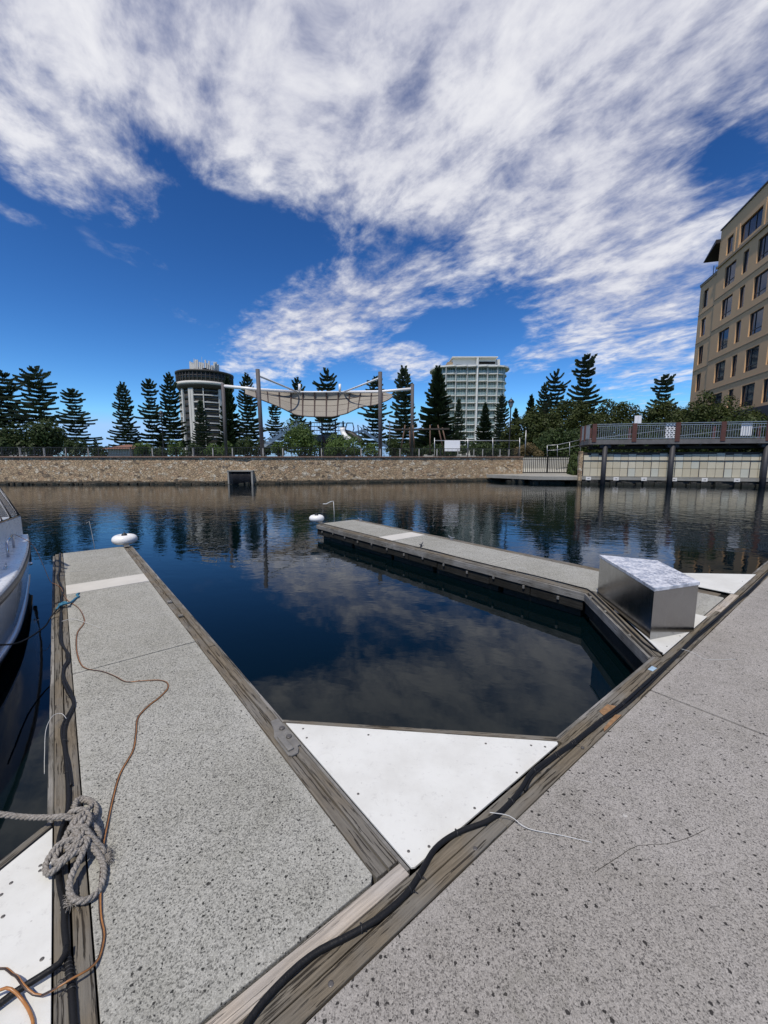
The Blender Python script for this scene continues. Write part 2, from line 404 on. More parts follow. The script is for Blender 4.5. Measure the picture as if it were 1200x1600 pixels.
M['gel'] = varied('white_gelcoat', (0.80, 0.80, 0.78), 0.3, amt=0.03, scale=1)
M['hull'] = varied('hull_gelcoat', (0.66, 0.69, 0.73), 0.10, amt=0.05, scale=1.5, Coat_Weight=0.5)
M['strake'] = varied('grey_rubbing_strake', (0.10, 0.10, 0.11), 0.4, amt=0.2)
M['antifoul'] = varied('dark_antifouling', (0.010, 0.012, 0.016), 0.4, amt=0.4, scale=4)
M['buoy'] = varied('white_vinyl', (0.82, 0.81, 0.78), 0.3, amt=0.05, scale=8)
M['rust'] = varied('rusty_steel', (0.27, 0.155, 0.075), 0.9, amt=0.5, scale=30, bump=0.5, bscale=150)
M['sign'] = varied('white_sign', (0.80, 0.81, 0.82), 0.45, amt=0.04)
M['pad'] = varied('white_pad', (0.72, 0.70, 0.66), 0.6, amt=0.1)
M['red_roof'] = varied('brown_tile_roof', (0.20, 0.095, 0.06), 0.8, amt=0.3, scale=2)
M['blue_wall'] = varied('navy_wall', (0.03, 0.04, 0.12), 0.6, amt=0.3, scale=2)
M['lamp_glass'] = mat('lamp_glass', color=(0.62, 0.62, 0.58), rough=0.25, Transmission_Weight=0.25)
M['tan'] = varied('tan_render', (0.64, 0.405, 0.215), 0.85, amt=0.07, scale=0.7, bump=0.15, bscale=30)
M['tan_trim'] = varied('tan_trim', (0.32, 0.235, 0.15), 0.85, amt=0.08, scale=0.7)
M['podium'] = varied('dark_podium', (0.055, 0.057, 0.065), 0.6, amt=0.15, scale=0.8)
M['frame_dark'] = varied('dark_window_frame', (0.025, 0.022, 0.022), 0.4, amt=0.2)
M['hotel_white'] = varied('hotel_white', (0.70, 0.70, 0.66), 0.6, amt=0.07, scale=0.3)
M['tower_white'] = varied('tower_concrete', (0.60, 0.58, 0.53), 0.7, amt=0.12, scale=0.3)
M['tower_dark'] = varied('tower_dark', (0.042, 0.037, 0.032), 0.6, amt=0.3, scale=0.5)
M['antenna'] = varied('antenna_white', (0.62, 0.60, 0.55), 0.5, amt=0.2, scale=2)


def glass(name, a, b, cell=0.6, rough=0.06):
    def f(t):
        p = P(t); x, y, z = t.sep(p)
        r = t.n('ShaderNodeNewGeometry').outputs['Random Per Island']
        n_ = t.noise(p, cell, 3, 0.5)
        t.put(t.bs.inputs['Base Color'], t.mix(t.step(t.m('ADD', t.m('MULTIPLY', r, 0.5), t.m('MULTIPLY', n_, 0.7)), 0.3, 0.9), a, b))
        t.put(t.bs.inputs['Normal'], t.bump(t.noise(p, 1.4, 2, 0.5), 0.08, 0.05))
    return mat(name, f, a, rough, IOR=1.5)


M['glass_tan'] = glass('office_glass', (0.012, 0.016, 0.028), (0.05, 0.055, 0.075))
M['glass_hotel'] = glass('hotel_glass', (0.10, 0.16, 0.15), (0.30, 0.38, 0.35), 0.5, 0.15)
M['glass_tower'] = glass('tower_glass', (0.03, 0.032, 0.03), (0.11, 0.11, 0.10), 0.5, 0.15)
M['rail_glass'] = mat('balustrade_glass', color=(0.45, 0.58, 0.55), rough=0.12, Alpha=0.40)
M['vinyl'] = mat('clear_vinyl', color=(0.45, 0.48, 0.52), rough=0.08, Alpha=0.30)


def f_panel(t):
    p = P(t)
    r = t.n('ShaderNodeNewGeometry').outputs['Random Per Island']
    c = t.mix(r, (0.54, 0.475, 0.33), (0.70, 0.65, 0.50))
    c = t.mix(t.m('MULTIPLY', t.m('GREATER_THAN', r, 0.8), 0.5), c, (0.46, 0.52, 0.48))
    c = t.mix(t.m('MULTIPLY', t.noise(p, 2.5, 5, 0.7), 0.45), c, (0.33, 0.30, 0.23))
    t.put(t.bs.inputs['Base Color'], c)
M['panel'] = mat('cream_wall_panels', f_panel, rough=0.75)


def f_lid(t):
    p = P(t)
    a = t.noise(p, 34, 6, 0.75); b = t.noise(p, 7, 3, 0.6)
    k = t.step(t.m('ADD', a, t.m('MULTIPLY', b, 0.45)), 0.56, 0.84)
    t.put(t.bs.inputs['Base Color'], t.mix(k, (0.50, 0.53, 0.60), (0.74, 0.75, 0.78)))
    t.put(t.bs.inputs['Metallic'], t.rng(k, 0, 1, 0.85, 0.2)); t.put(t.bs.inputs['Roughness'], t.rng(k, 0, 1, 0.3, 0.6))
M['lid'] = mat('oxidised_aluminium', f_lid)


def f_alu(t):
    o = O(t); x, y, z = t.sep(o)
    st = t.noise(t.comb(t.m('MULTIPLY', x, 14), t.m('MULTIPLY', y, 14), t.m('MULTIPLY', z, 0.8)), 6, 4, 0.6)
    dr = t.noise(t.comb(t.m('MULTIPLY', x, 5), t.m('MULTIPLY', y, 5), t.m('MULTIPLY', z, 0.35)), 6, 4, 0.7)
    sm = t.noise(o, 4, 4, 0.6)
    c = t.mix(t.step(dr, 0.60, 0.72), (0.40, 0.405, 0.41), (0.56, 0.58, 0.61))
    c = t.mix(t.m('MULTIPLY', t.step(sm, 0.4, 0.7), 0.4), c, (0.34, 0.34, 0.345))
    t.put(t.bs.inputs['Base Color'], c)
    t.put(t.bs.inputs['Roughness'], t.rng(st, 0.3, 0.7, 0.12, 0.26))
    t.put(t.bs.inputs['Normal'], t.bump(t.m('ADD', t.m('MULTIPLY', st, 0.15), t.noise(o, 2.5, 2, 0.5)), 0.12, 0.02))
M['alu'] = mat('brushed_aluminium', f_alu, metal=1.0)


def f_rope(t):
    p = P(t)
    n_ = t.noise(p, 160, 4, 0.7); b = t.noise(p, 20, 3, 0.6)
    c = t.mix(t.step(n_, 0.3, 0.7), (0.10, 0.088, 0.072), (0.38, 0.35, 0.31))
    c = t.mix(t.m('MULTIPLY', t.step(b, 0.5, 0.7), 0.5), c, (0.38, 0.355, 0.32))
    t.put(t.bs.inputs['Base Color'], c); t.put(t.bs.inputs['Normal'], t.bump(n_, 0.8, 0.003))
M['rope'] = mat('old_mooring_rope', f_rope, rough=0.95)


# ------------------------------------------------------------------ mesh helpers
class MB:
    def __init__(s): s.b = bmesh.new()

    def box(s, x0, x1, y0, y1, z0, z1, m=None, bevel=0.0):
        vs = [Vector((x, y, z)) for z in (z0, z1) for x, y in ((x0, y0), (x1, y0), (x1, y1), (x0, y1))]
        if m: vs = [m @ v for v in vs]
        v = [s.b.verts.new(q) for q in vs]
        fs = [s.b.faces.new([v[i] for i in f]) for f in ((3, 2, 1, 0), (4, 5, 6, 7), (0, 1, 5, 4), (1, 2, 6, 5), (2, 3, 7, 6), (3, 0, 4, 7))]
        if bevel:
            bmesh.ops.bevel(s.b, geom=list({e for f in fs for e in f.edges}), offset=bevel, segments=2, affect='EDGES', profile=0.6)
        return s

    def prism(s, poly, z0, z1, bevel=0.0):
        if sum(poly[i - 1][0] * poly[i][1] - poly[i][0] * poly[i - 1][1] for i in range(len(poly))) < 0: poly = poly[::-1]
        lo = [s.b.verts.new((p[0], p[1], z0)) for p in poly]; hi = [s.b.verts.new((p[0], p[1], z1)) for p in poly]
        top = s.b.faces.new(hi); s.b.faces.new(lo[::-1])
        n = len(poly)
        for i in range(n): s.b.faces.new((lo[i], lo[(i + 1) % n], hi[(i + 1) % n], hi[i]))
        if bevel: bmesh.ops.bevel(s.b, geom=list(top.edges), offset=bevel, segments=2, affect='EDGES', profile=0.6)
        return s

    def quad(s, *p):
        s.b.faces.new([s.b.verts.new(q) for q in p]); return s

    def tube(s, pts, r, n=8, cap=True, phase=0.0, twist=0.0):
        pts = [Vector(p) for p in pts]; rs = r if isinstance(r, (list, tuple)) else [r] * len(pts)
        rings = []; up = None
        for i, p in enumerate(pts):
            t = (pts[min(i + 1, len(pts) - 1)] - pts[max(i - 1, 0)])
            if t.length < 1e-9: t = Vector((0, 0, 1))
            t.normalize()
            if up is None: up = Vector((0, 0, 1)) if abs(t.z) < 0.9 else Vector((0, 1, 0))
            a = t.cross(up)
            if a.length < 1e-4: a = t.cross(Vector((1, 0, 0)))
            a.normalize(); b = a.cross(t).normalized(); up = b
            rings.append([s.b.verts.new(p + (a * math.cos(k) + b * math.sin(k)) * rs[i]) for k in [phase + 2 * PI * j / n for j in range(n)]])
        for A_, B_ in zip(rings, rings[1:]):
            for j in range(n):
                f = s.b.faces.new((A_[j], A_[(j + 1) % n], B_[(j + 1) % n], B_[j])); f.smooth = n > 5
        if cap:
            s.b.faces.new(rings[0][::-1]); s.b.faces.new(rings[-1])
        return s

    def bar(s, a, b, wx, wz=None):
        """square bar from a to b"""
        a, b = Vector(a), Vector(b); wz = wz or wx
        t = (b - a).normalized(); u_ = Vector((0, 0, 1)) if abs(t.z) < 0.95 else Vector((0, 1, 0))
        x = t.cross(u_).normalized() * wx / 2; y = x.cross(t).normalized() * wz / 2
        v = [s.b.verts.new(q + i * x + j * y) for q in (a, b) for i, j in ((-1, -1), (1, -1), (1, 1), (-1, 1))]
        for f in ((3, 2, 1, 0), (4, 5, 6, 7), (0, 1, 5, 4), (1, 2, 6, 5), (2, 3, 7, 6), (3, 0, 4, 7)): s.b.faces.new([v[i] for i in f])
        return s

    def lathe(s, prof, c=(0, 0, 0), n=24):
        c = Vector(c); rings = [[s.b.verts.new(c + Vector((r * math.cos(2 * PI * j / n), r * math.sin(2 * PI * j / n), z))) for j in range(n)] for r, z in prof]
        for A_, B_ in zip(rings, rings[1:]):
            for j in range(n):
                f = s.b.faces.new((A_[j], A_[(j + 1) % n], B_[(j + 1) % n], B_[j])); f.smooth = True
        s.b.faces.new(rings[0][::-1]); s.b.faces.new(rings[-1])
        return s

    def done(s, name, m, parent=None, recalc=True, label=None):
        if recalc: bmesh.ops.recalc_face_normals(s.b, faces=s.b.faces)
        me = bpy.data.meshes.new(name); s.b.to_mesh(me); s.b.free()
        me.materials.append(M[m] if isinstance(m, str) else m)
        o = bpy.data.objects.new(name, me); COL.objects.link(o)
        if parent: o.parent = parent
        if label: o['label'] = label
        return o


def tag(o, label, cat, group=None):
    o['label'] = label; o['category'] = cat
    if group: o['group'] = group
    return o


def struct(o, kind='structure'):
    o['kind'] = kind; return o


def thing(name, label, cat, loc=(0, 0, 0), rz=0.0, group=None):
    e = bpy.data.objects.new(name, None); COL.objects.link(e); e.location = loc; e.rotation_euler = (0, 0, rz); e.empty_display_size = 0.1
    return tag(e, label, cat, group)


def dup(root, loc, label, group=None, rz=0.0, sc=(1, 1, 1)):
    r = root.copy(); COL.objects.link(r); r.location = loc; r.rotation_euler = (0, 0, rz); r.scale = sc; r['label'] = label
    if group: r['group'] = group
    for ch in list(root.children):
        c = ch.copy(); COL.objects.link(c); c.parent = r
        for g in list(ch.children):
            d = g.copy(); COL.objects.link(d); d.parent = c
    return r


def smooth_path(pts, step=0.02, closed=False):
    """Catmull-Rom through the points, resampled"""
    pts = [Vector(p) for p in pts]; out = []
    P_ = [pts[0] * 2 - pts[1]] + pts + [pts[-1] * 2 - pts[-2]]
    for i in range(1, len(P_) - 2):
        a, b, c, d = P_[i - 1:i + 3]
        n = max(2, int((c - b).length / step))
        for k in range(n):
            t = k / n
            out.append(0.5 * ((2 * b) + (c - a) * t + (2 * a - 5 * b + 4 * c - d) * t * t + (3 * b - a - 3 * c + d) * t ** 3))
    out.append(pts[-1]); return out


# dock frame: local x runs along the main walkway, local y along the fingers
DR = math.atan2(0.627, 0.779)
DM = Matrix.Rotation(DR, 4, 'Z')
FZ = 0.41                               # deck level above the water


def L2(uvs, z): return [(v, u, z) for u, v in uvs]


# ------------------------------------------------------------------ SETTING: water and land
mb = MB()
ys = [-60, -20, 0, 20, 60]
mb.quad((-400, -120, 0), (400, -120, 0), (400, 60, 0), (-400, 60, 0))
struct(mb.done('water', 'water'))
WL = [(-400, 30.0), (-90, 33.9), (-12, 35.3), (14.2, 41.5)]          # line of the stone wall at the water
back_ = 1.0
land = [(x, y + 1.2) for x, y in WL] + [(14.2, 46.5), (21.7, 46.5), (19.9, 43.0), (17.95, 37.2), (45, 31.0), (420, -62), (3000, 100), (3000, 3500), (-3000, 3500), (-3000, 30)]
land[0] = (-3000, 31)
mb = MB(); mb.prism(land, -1, 2.34); struct(mb.done('ground', 'grass'))
mb = MB(); mb.prism([(x, y + 1.25) for x, y in WL] + [(13.9, 46), (-12, 39.5), (-400, 34.5)], 2.2, 2.36); struct(mb.done('promenade_path', 'conc_ramp'))


# ------------------------------------------------------------------ MAIN WALKWAY
def boards(mb, x0, x1, y0, y1, z0, z1, axis, lens, seed=0):
    """a run of butted boards, each a little different in height and edge"""
    r = random.Random(seed); lo, hi = (x0, x1) if axis == 0 else (y0, y1); p = lo
    while p < hi - 0.05:
        q = min(hi, p + lens * r.uniform(0.7, 1.2)); dz = r.uniform(-0.006, 0.004); e = r.uniform(-0.003, 0.003)
        if axis == 0: mb.box(p + 0.003, q - 0.003, y0 + e, y1 + e, z0, z1 + dz, bevel=0.005)
        else: mb.box(x0 + e, x1 + e, p + 0.003, q - 0.003, z0, z1 + dz, bevel=0.005)
        p = q


walk = thing('floating_walkway', 'main grey concrete walkway with dark specks and a thick cable along its timber edge', 'walkway', (0, 0, 0), DR)
js = [-10.97, -7.31, -3.655, 0.0, 3.665, 7.32, 10.98, 14.64, 18.3, 21.95]
for a, b in zip(js, js[1:]):
    MB().box(a + 0.011, b - 0.011, -1.30, 1.045, FZ - 0.09, FZ, bevel=0.006).done('concrete_slab', 'conc_walk', walk)
MB().box(-10.97, 21.95, -1.35, 1.175, -0.25, FZ - 0.095).done('float', 'float', walk)
mb = MB(); boards(mb, -6, 21.9, 1.052, 1.118, FZ - 0.12, FZ + 0.002, 0, 2.3, 1); mb.done('inner_timber', 'woodx', walk)
mb = MB(); boards(mb, -6, 21.9, 1.124, 1.182, FZ - 0.12, FZ + 0.004, 0, 3.1, 2); mb.done('outer_timber', 'woodx', walk)
for a, b in ((2.50, 4.36), (8.85, 21.9)):
    mb = MB(); boards(mb, a, b, 1.187, 1.222, FZ - 0.12, FZ - 0.002, 0, 2.0, 3); mb.done('edge_timber', 'woodx', walk)
    MB().box(a + 0.01, b + (0.09 if b < 5 else 0), 1.226, 1.252, FZ - 0.12, FZ - 0.012, bevel=0.004).done('edge_rim', 'woodx_rim', walk)
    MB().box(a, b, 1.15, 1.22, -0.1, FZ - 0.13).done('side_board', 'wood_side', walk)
mb = MB()
for a, b in ((3.02, 3.19), (2.96, 3.08)):
    pass
mb.prism([(3.00, 1.128), (3.20, 1.128), (3.17, 1.180), (3.03, 1.180)], FZ + 0.004, FZ + 0.0065)
mb.prism([(2.82, 1.056), (3.12, 1.056), (3.08, 1.088), (2.86, 1.076)], FZ + 0.004, FZ + 0.0065)
mb.done('rust_patch', 'rust', walk)
for x in (1.44, 0.62, 2.55, 5.1): MB().lathe([(0.011, 0), (0.011, 0.002), (0.006, 0.003)], (x, 1.078, FZ + 0.003), 10).done('bolt_head', 'screw', walk)
# hairline crack in the slab
cp = smooth_path([(1.78, 0.66, FZ), (1.95, 0.62, FZ), (2.08, 0.585, FZ), (2.2, 0.50, FZ), (2.33, 0.44, FZ), (2.45, 0.40, FZ)], 0.05)
mb = MB()
for a, b in zip(cp, cp[1:]):
    mb.quad(a + Vector((0, -0.0012, 0.0012)), b + Vector((0, -0.0012, 0.0012)), b + Vector((0, 0.0012, 0.0012)), a + Vector((0, 0.0012, 0.0012)))
mb.done('crack', M['hole'], walk)


# ------------------------------------------------------------------ FINGERS
def finger(label, x0, x1, bands, y0, near=True):
    t = thing('finger_dock', label, 'floating dock', (0, 0, 0), DR, 'finger docks off the walkway')
    for a, b, k in bands:
        poly = [(x0, a + 0.005), (x1 - (0.025 if a < 1.5 else 0), a + 0.005), (x1, a + (0.03 if a < 1.5 else 0.005)), (x1, b - 0.005), (x0, b - 0.005)]
        mb = MB(); mb.prism(poly, FZ - 0.09, FZ + (0.003 if k else 0), bevel=0.005)
        mb.done('pale_panel' if k else 'concrete_slab', 'conc_band' if k else 'conc_finger', t)
    MB().box(x0 - 0.1, x1 + 0.1, y0 - 0.05, 10.14, FZ - 0.13, FZ - 0.095).done('base_frame', 'hole', t)
    mb = MB(); r = random.Random(int(x0 * 10)); y = y0 + 0.02
    while y < 10.05:                                   # concrete floats with gaps
        ln = min(r.uniform(1.1, 1.5), 10.08 - y)
        mb.box(x0 - 0.06 + r.uniform(0, .02), x1 + 0.06, y, y + ln, -0.4, 0.27 + r.uniform(-0.02, 0.01), bevel=0.02); y += ln + 0.10
    mb.done('float', 'float', t)
    mb = MB(); mb.box(x0, x1, 10.2, 10.24, FZ - 0.16, FZ - 0.005, bevel=0.004); mb.done('end_board', 'woodx', t)
    return t


BANDS = [(1.268, 4.345, 0), (4.35, 7.03, 0), (7.03, 7.555, 1), (7.555, 10.20, 0)]
f1 = finger('near left floating finger of grey concrete slabs with one pale band and loose cords', -0.042, 0.975, BANDS, 1.27)
# left edge
mb = MB(); boards(mb, -0.108, -0.050, 0.9, 10.2, FZ - 0.12, FZ, 1, 3.1, 5); mb.done('left_inner_timber', 'wood', f1)
mb = MB(); boards(mb, -0.166, -0.114, 0.9, 10.2, FZ - 0.12, FZ - 0.002, 1, 2.7, 6); mb.done('left_outer_timber', 'wood', f1)
mb = MB(); boards(mb, -0.200, -0.172, 2.62, 10.2, FZ - 0.14, FZ - 0.03, 1, 3.3, 7); mb.done('left_rim', 'wood_rim', f1)
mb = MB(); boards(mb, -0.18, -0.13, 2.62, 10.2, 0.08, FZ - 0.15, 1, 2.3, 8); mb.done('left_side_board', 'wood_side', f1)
# right edge
mb = MB(); boards(mb, 0.984, 1.046, 1.27, 10.2, FZ - 0.12, FZ + 0.001, 1, 2.4, 9); mb.done('right_inner_timber', 'wood', f1)
mb = MB(); boards(mb, 1.052, 1.108, 1.27, 10.2, FZ - 0.12, FZ + 0.003, 1, 2.9, 10); mb.done('right_outer_timber', 'wood', f1)
mb = MB(); boards(mb, 1.113, 1.138, 2.57, 10.2, FZ - 0.12, FZ - 0.008, 1, 3.3, 11); mb.done('right_rim', 'wood_rim', f1)
MB().box(1.112, 1.128, 1.21, 2.56, FZ - 0.10, FZ - 0.004).done('right_trim', 'zinc', f1)
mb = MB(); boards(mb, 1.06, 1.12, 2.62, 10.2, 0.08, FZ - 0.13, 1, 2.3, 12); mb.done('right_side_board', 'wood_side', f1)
mb = MB(); mb.box(-0.05, 1.108, 1.190, 1.258, FZ - 0.10, FZ + 0.001, bevel=0.004); mb.done('pale_end_board', 'wood_pale', f1)
for y in (5.78, 5.17): MB().box(0.988, 1.042, y - 0.03, y + 0.03, FZ + 0.002, FZ + 0.02).done('timber_packer', 'wood_rim', f1)

f2 = finger('far right floating finger with weedy side, metal cleats and a pale band near its end', 5.872, 6.975, [(1.225, 4.35, 0)] + BANDS[1:], 2.6)
mb = MB(); boards(mb, 5.80, 5.864, 2.50, 10.2, FZ - 0.12, FZ, 1, 3.1, 15); mb.done('near_inner_timber', 'wood', f2)
mb = MB(); boards(mb, 5.735, 5.794, 2.50, 10.2, FZ - 0.12, FZ - 0.003, 1, 2.7, 16); mb.done('near_outer_timber', 'wood', f2)
mb = MB(); boards(mb, 5.70, 5.732, 2.52, 10.2, FZ - 0.13, FZ - 0.02, 1, 3.3, 17); mb.done('near_rim', 'wood_rim', f2)
mb = MB(); r = random.Random(4); y = 2.55
while y < 10.15:                                        # facing boards of uneven depth above the floats
    ln = min(r.uniform(0.7, 1.3), 10.2 - y); mb.box(5.72 + r.uniform(0, 0.012), 5.75, y + 0.008, y + ln - 0.008, 0.15 - r.uniform(0.0, 0.05), FZ - 0.135, bevel=0.006); y += ln
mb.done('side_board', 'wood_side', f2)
for k in range(13):
    y = 2.9 + 0.58 * k; MB().box(5.69, 5.715, y, y + 0.035, 0.20 + 0.02 * (k % 3), 0.25 + 0.02 * (k % 3), bevel=0.004).done('bolt_plate', 'zinc', f2)
mb = MB(); boards(mb, 6.985, 7.05, 1.3, 10.2, FZ - 0.12, FZ, 1, 3.1, 18); mb.done('far_inner_timber', 'wood', f2)
mb = MB(); boards(mb, 7.056, 7.15, 1.3, 10.2, FZ - 0.12, FZ - 0.003, 1, 3.1, 19); mb.done('far_outer_timber', 'wood', f2)
mb = MB(); mb.box(5.955, 7.24, 1.125, 1.215, FZ - 0.10, FZ + 0.003, bevel=0.004); mb.done('pale_end_board', 'wood_pale', f2)


# ------------------------------------------------------------------ WHITE CORNER PLATES
def screws(parent, pts, z):
    for x, y in pts:
        MB().lathe([(0.0075, 0), (0.0075, 0.0012), (0.0045, 0.002)], (x, y, z), 10).done('screw', 'screw', parent)


def strip(parent, name, a, b, wdt, z0, z1, m, off=0.0):
    """a straight board from a to b in the dock frame; grain along its own x axis"""
    a, b = Vector(a), Vector(b); d = b - a; ang = math.atan2(d.y, d.x)
    mb = MB(); mb.box(0, d.length, off, off + wdt, z0, z1, bevel=0.004)
    o = mb.done(name, m, parent); o.location = (a.x, a.y, 0); o.rotation_euler = (0, 0, ang); return o


cp1 = thing('corner_plate', 'large white triangular plate in the near corner between the left finger and the walkway', 'deck plate', (0, 0, 0), DR, 'white corner plates')
MB().prism([(1.133, 2.535), (1.133, 1.205), (1.15, 1.196), (2.455, 1.196), (2.47, 1.212)], FZ - 0.004, FZ + 0.006, bevel=0.002).done('sheet', 'plate', cp1)
screws(cp1, [(1.20, 2.40), (1.175, 2.30), (1.18, 1.70), (1.175, 1.27), (1.27, 1.225), (1.62, 1.225), (2.02, 1.225), (2.36, 1.235), (2.30, 1.30), (1.52, 2.06), (2.08, 1.50)], FZ + 0.0062)
strip(cp1, 'edge_board', (1.12, 2.585), (2.52, 1.20), -0.0, FZ - 0.1, FZ, 'wood_rim') if False else None
strip(cp1, 'edge_board', (2.50, 1.212), (1.12, 2.562), -0.036, FZ - 0.10, FZ - 0.001, 'woodx')
strip(cp1, 'edge_rim', (2.535, 1.225), (1.125, 2.605), -0.026, FZ - 0.12, FZ - 0.02, 'woodx_rim')
strip(cp1, 'side_board', (2.50, 1.222), (1.12, 2.585), -0.02, 0.02, FZ - 0.125, 'wood_side')

cp2 = thing('corner_plate', 'white corner plate under the mooring rope at the bottom left edge beside the moored boat', 'deck plate', (0, 0, 0), DR, 'white corner plates')
MB().prism([(-0.172, 2.515), (-0.172, 1.0), (-2.0, 1.0), (-1.9, 1.30), (-0.36, 2.384)], FZ - 0.004, FZ + 0.006, bevel=0.002).done('sheet', 'plate', cp2)
screws(cp2, [(-0.215, 2.30), (-0.215, 2.32 - 0.05), (-0.315, 2.28), (-0.345, 2.24), (-0.20, 1.83), (-0.33, 2.12)], FZ + 0.0062)
strip(cp2, 'edge_board', (-1.92, 1.315), (-0.172, 2.545), 0.036, FZ - 0.10, FZ - 0.001, 'woodx')
strip(cp2, 'edge_rim', (-1.95, 1.345), (-0.172, 2.592), 0.026, FZ - 0.12, FZ - 0.02, 'woodx_rim')
MB().prism([(-0.2, 2.5), (-0.2, 1.0), (-2.0, 1.0), (-1.9, 1.3)], -0.1, FZ - 0.11).done('bracket_frame', 'float', cp2)

cp3 = thing('corner_plate', 'white plate under the aluminium dock box', 'deck plate', (0, 0, 0), DR, 'white corner plates')
MB().prism([(5.925, 2.47), (5.945, 1.188), (4.47, 1.188), (4.455, 1.20)], FZ - 0.004, FZ + 0.006, bevel=0.002).done('sheet', 'plate', cp3)
screws(cp3, [(4.66, 1.225), (5.05, 1.22), (5.5, 1.22), (5.85, 1.30), (5.86, 1.7)], FZ + 0.0062)
strip(cp3, 'edge_board', (4.415, 1.19), (5.865, 2.49), 0.042, FZ - 0.10, FZ - 0.001, 'woodx')
strip(cp3, 'outer_edge_board', (4.372, 1.218), (5.80, 2.50), 0.034, FZ - 0.11, FZ - 0.004, 'woodx')
strip(cp3, 'edge_rim', (4.338, 1.255), (5.73, 2.52), 0.03, FZ - 0.13, FZ - 0.02, 'woodx_rim')
strip(cp3, 'side_board', (4.345, 1.27), (5.74, 2.53), -0.02, 0.10, FZ - 0.135, 'wood_side')
strip(cp3, 'float', (4.40, 1.22), (5.80, 2.49), -0.05, -0.4, 0.12, 'float')
for k in (0.25, 0.62, 0.9):
    q = Vector((4.36, 1.26)).lerp(Vector((5.76, 2.53)), k)
    MB().box(q.x - 0.03, q.x + 0.03, q.y - 0.012, q.y + 0.02, FZ - 0.021, FZ - 0.012).done('edge_bracket', 'zinc', cp3)

cp4 = thing('corner_plate', 'white triangular plate beyond the dock box on the far side of the right finger', 'deck plate', (0, 0, 0), DR, 'white corner plates')
MB().prism([(7.27, 2.58), (7.27, 1.188), (8.78, 1.188)], FZ - 0.004, FZ + 0.006, bevel=0.002).done('sheet', 'plate', cp4)
screws(cp4, [(7.33, 1.24), (7.32, 1.9), (8.1, 1.24)], FZ + 0.0062)
MB().prism([(7.28, 2.5), (7.28, 1.2), (8.7, 1.2)], -0.1, FZ - 0.05).done('bracket_frame', 'float', cp4)

# metal cleat base on the near finger
mp = thing('metal_bracket', 'worn galvanised metal bracket bolted on the timber beside the white triangle', 'bracket', (0, 0, 0), DR)
mb = MB(); mb.prism([(1.050, 2.612), (1.108, 2.612), (1.108, 2.262), (1.083, 2.262), (1.083, 2.236), (1.060, 2.203), (1.018, 2.203), (1.002, 2.225), (1.002, 2.44), (1.030, 2.50)], FZ + 0.004, FZ + 0.014, bevel=0.003)
mb.done('plate', 'zinc', mp)
for y in (2.485, 2.375):
    MB().lathe([(0.019, 0), (0.019, 0.008), (0.014, 0.010)], (1.080, y, FZ + 0.014), 12).done('bolt', 'screw', mp)
MB().box(1.012, 1.055, 2.245, 2.42, FZ + 0.014, FZ + 0.026, bevel=0.008).done('boss', 'zinc', mp)


# ------------------------------------------------------------------ ALUMINIUM DOCK BOX
bx = thing('dock_box', 'aluminium dock storage box with mottled lid standing on the white corner plate', 'storage box', (0, 0, FZ + 0.0065), DR)
bp = [(4.695, 1.388), (5.315, 1.165), (5.99, 1.765), (5.732, 2.372)]
cx_ = sum(p[0] for p in bp) / 4; cy_ = sum(p[1] for p in bp) / 4
mb = MB(); mb.prism(bp, 0.0, 0.522); mb.done('body', 'alu', bx)
big = [(cx_ + (x - cx_) * 1.022, cy_ + (y - cy_) * 1.022) for x, y in bp]
mb = MB(); mb.prism(big, 0.530, 0.566, bevel=0.006); mb.done('lid', 'lid', bx)
sm_ = [(cx_ + (x - cx_) * 0.985, cy_ + (y - cy_) * 0.985) for x, y in bp]
mb = MB(); mb.prism(sm_, 0.522, 0.530); mb.done('seal', 'rubber', bx)


# ------------------------------------------------------------------ WHEELS / CLEATS / RODS
def wheel(label, x, y, R, h, z):
    t = thing('corner_fender', label, 'dock fender', tuple(DM @ Vector((x, y, z))), DR, 'white corner wheels')
    prof = []
    for k in range(17):
        a = -PI / 2 + PI * k / 16
        prof.append((R - h * 0.55 + math.cos(a) * h * 0.55, h / 2 + math.sin(a) * h / 2))
    prof = [(0.06, 0.03)] + prof + [(0.10, h - 0.015), (0.06, h - 0.05)]
    MB().lathe(prof, n=32).done('tyre', 'buoy', t)
    MB().lathe([(0.055, h - 0.07), (0.055, h + 0.01), (0.03, h + 0.03), (0.012, h + 0.05)], n=16).done('hub', 'rubber', t)
    mb = MB(); mb.box(-0.05, 0.05, -0.35, 0.05, -0.012, 0.0); mb.box(-0.045, 0.045, -0.24, -0.16, 0, 0.05); mb.done('bracket', 'zinc', t)
    return t


wheel('white rubber wheel on the far corner of the near left finger', 1.03, 10.33, 0.245, 0.20, FZ + 0.03)
wheel('white rubber wheel on the far corner of the right finger', 5.83, 10.40, 0.22, 0.20, FZ + 0.03)


def cleat(label, x, y, rz, m='zinc', L=0.13):
    t = thing('mooring_cleat', label, 'cleat', tuple(DM @ Vector((x, y, FZ))), DR + rz, 'cleats on the right finger')
    mb = MB(); mb.box(-0.05, 0.05, -0.02, 0.02, 0, 0.008); mb.done('base', m, t)
    for s_ in (-1, 1): MB().tube([(s_ * 0.03, 0, 0.005), (s_ * 0.03, 0, 0.05)], 0.010, 8).done('stem', m, t)
    mb = MB(); mb.tube([(-L, 0, 0.078), (-L * 0.6, 0, 0.056), (0, 0, 0.05), (L * 0.6, 0, 0.056), (L, 0, 0.078)], [0.007, 0.011, 0.013, 0.011, 0.007], 8); mb.done('horn', m, t)


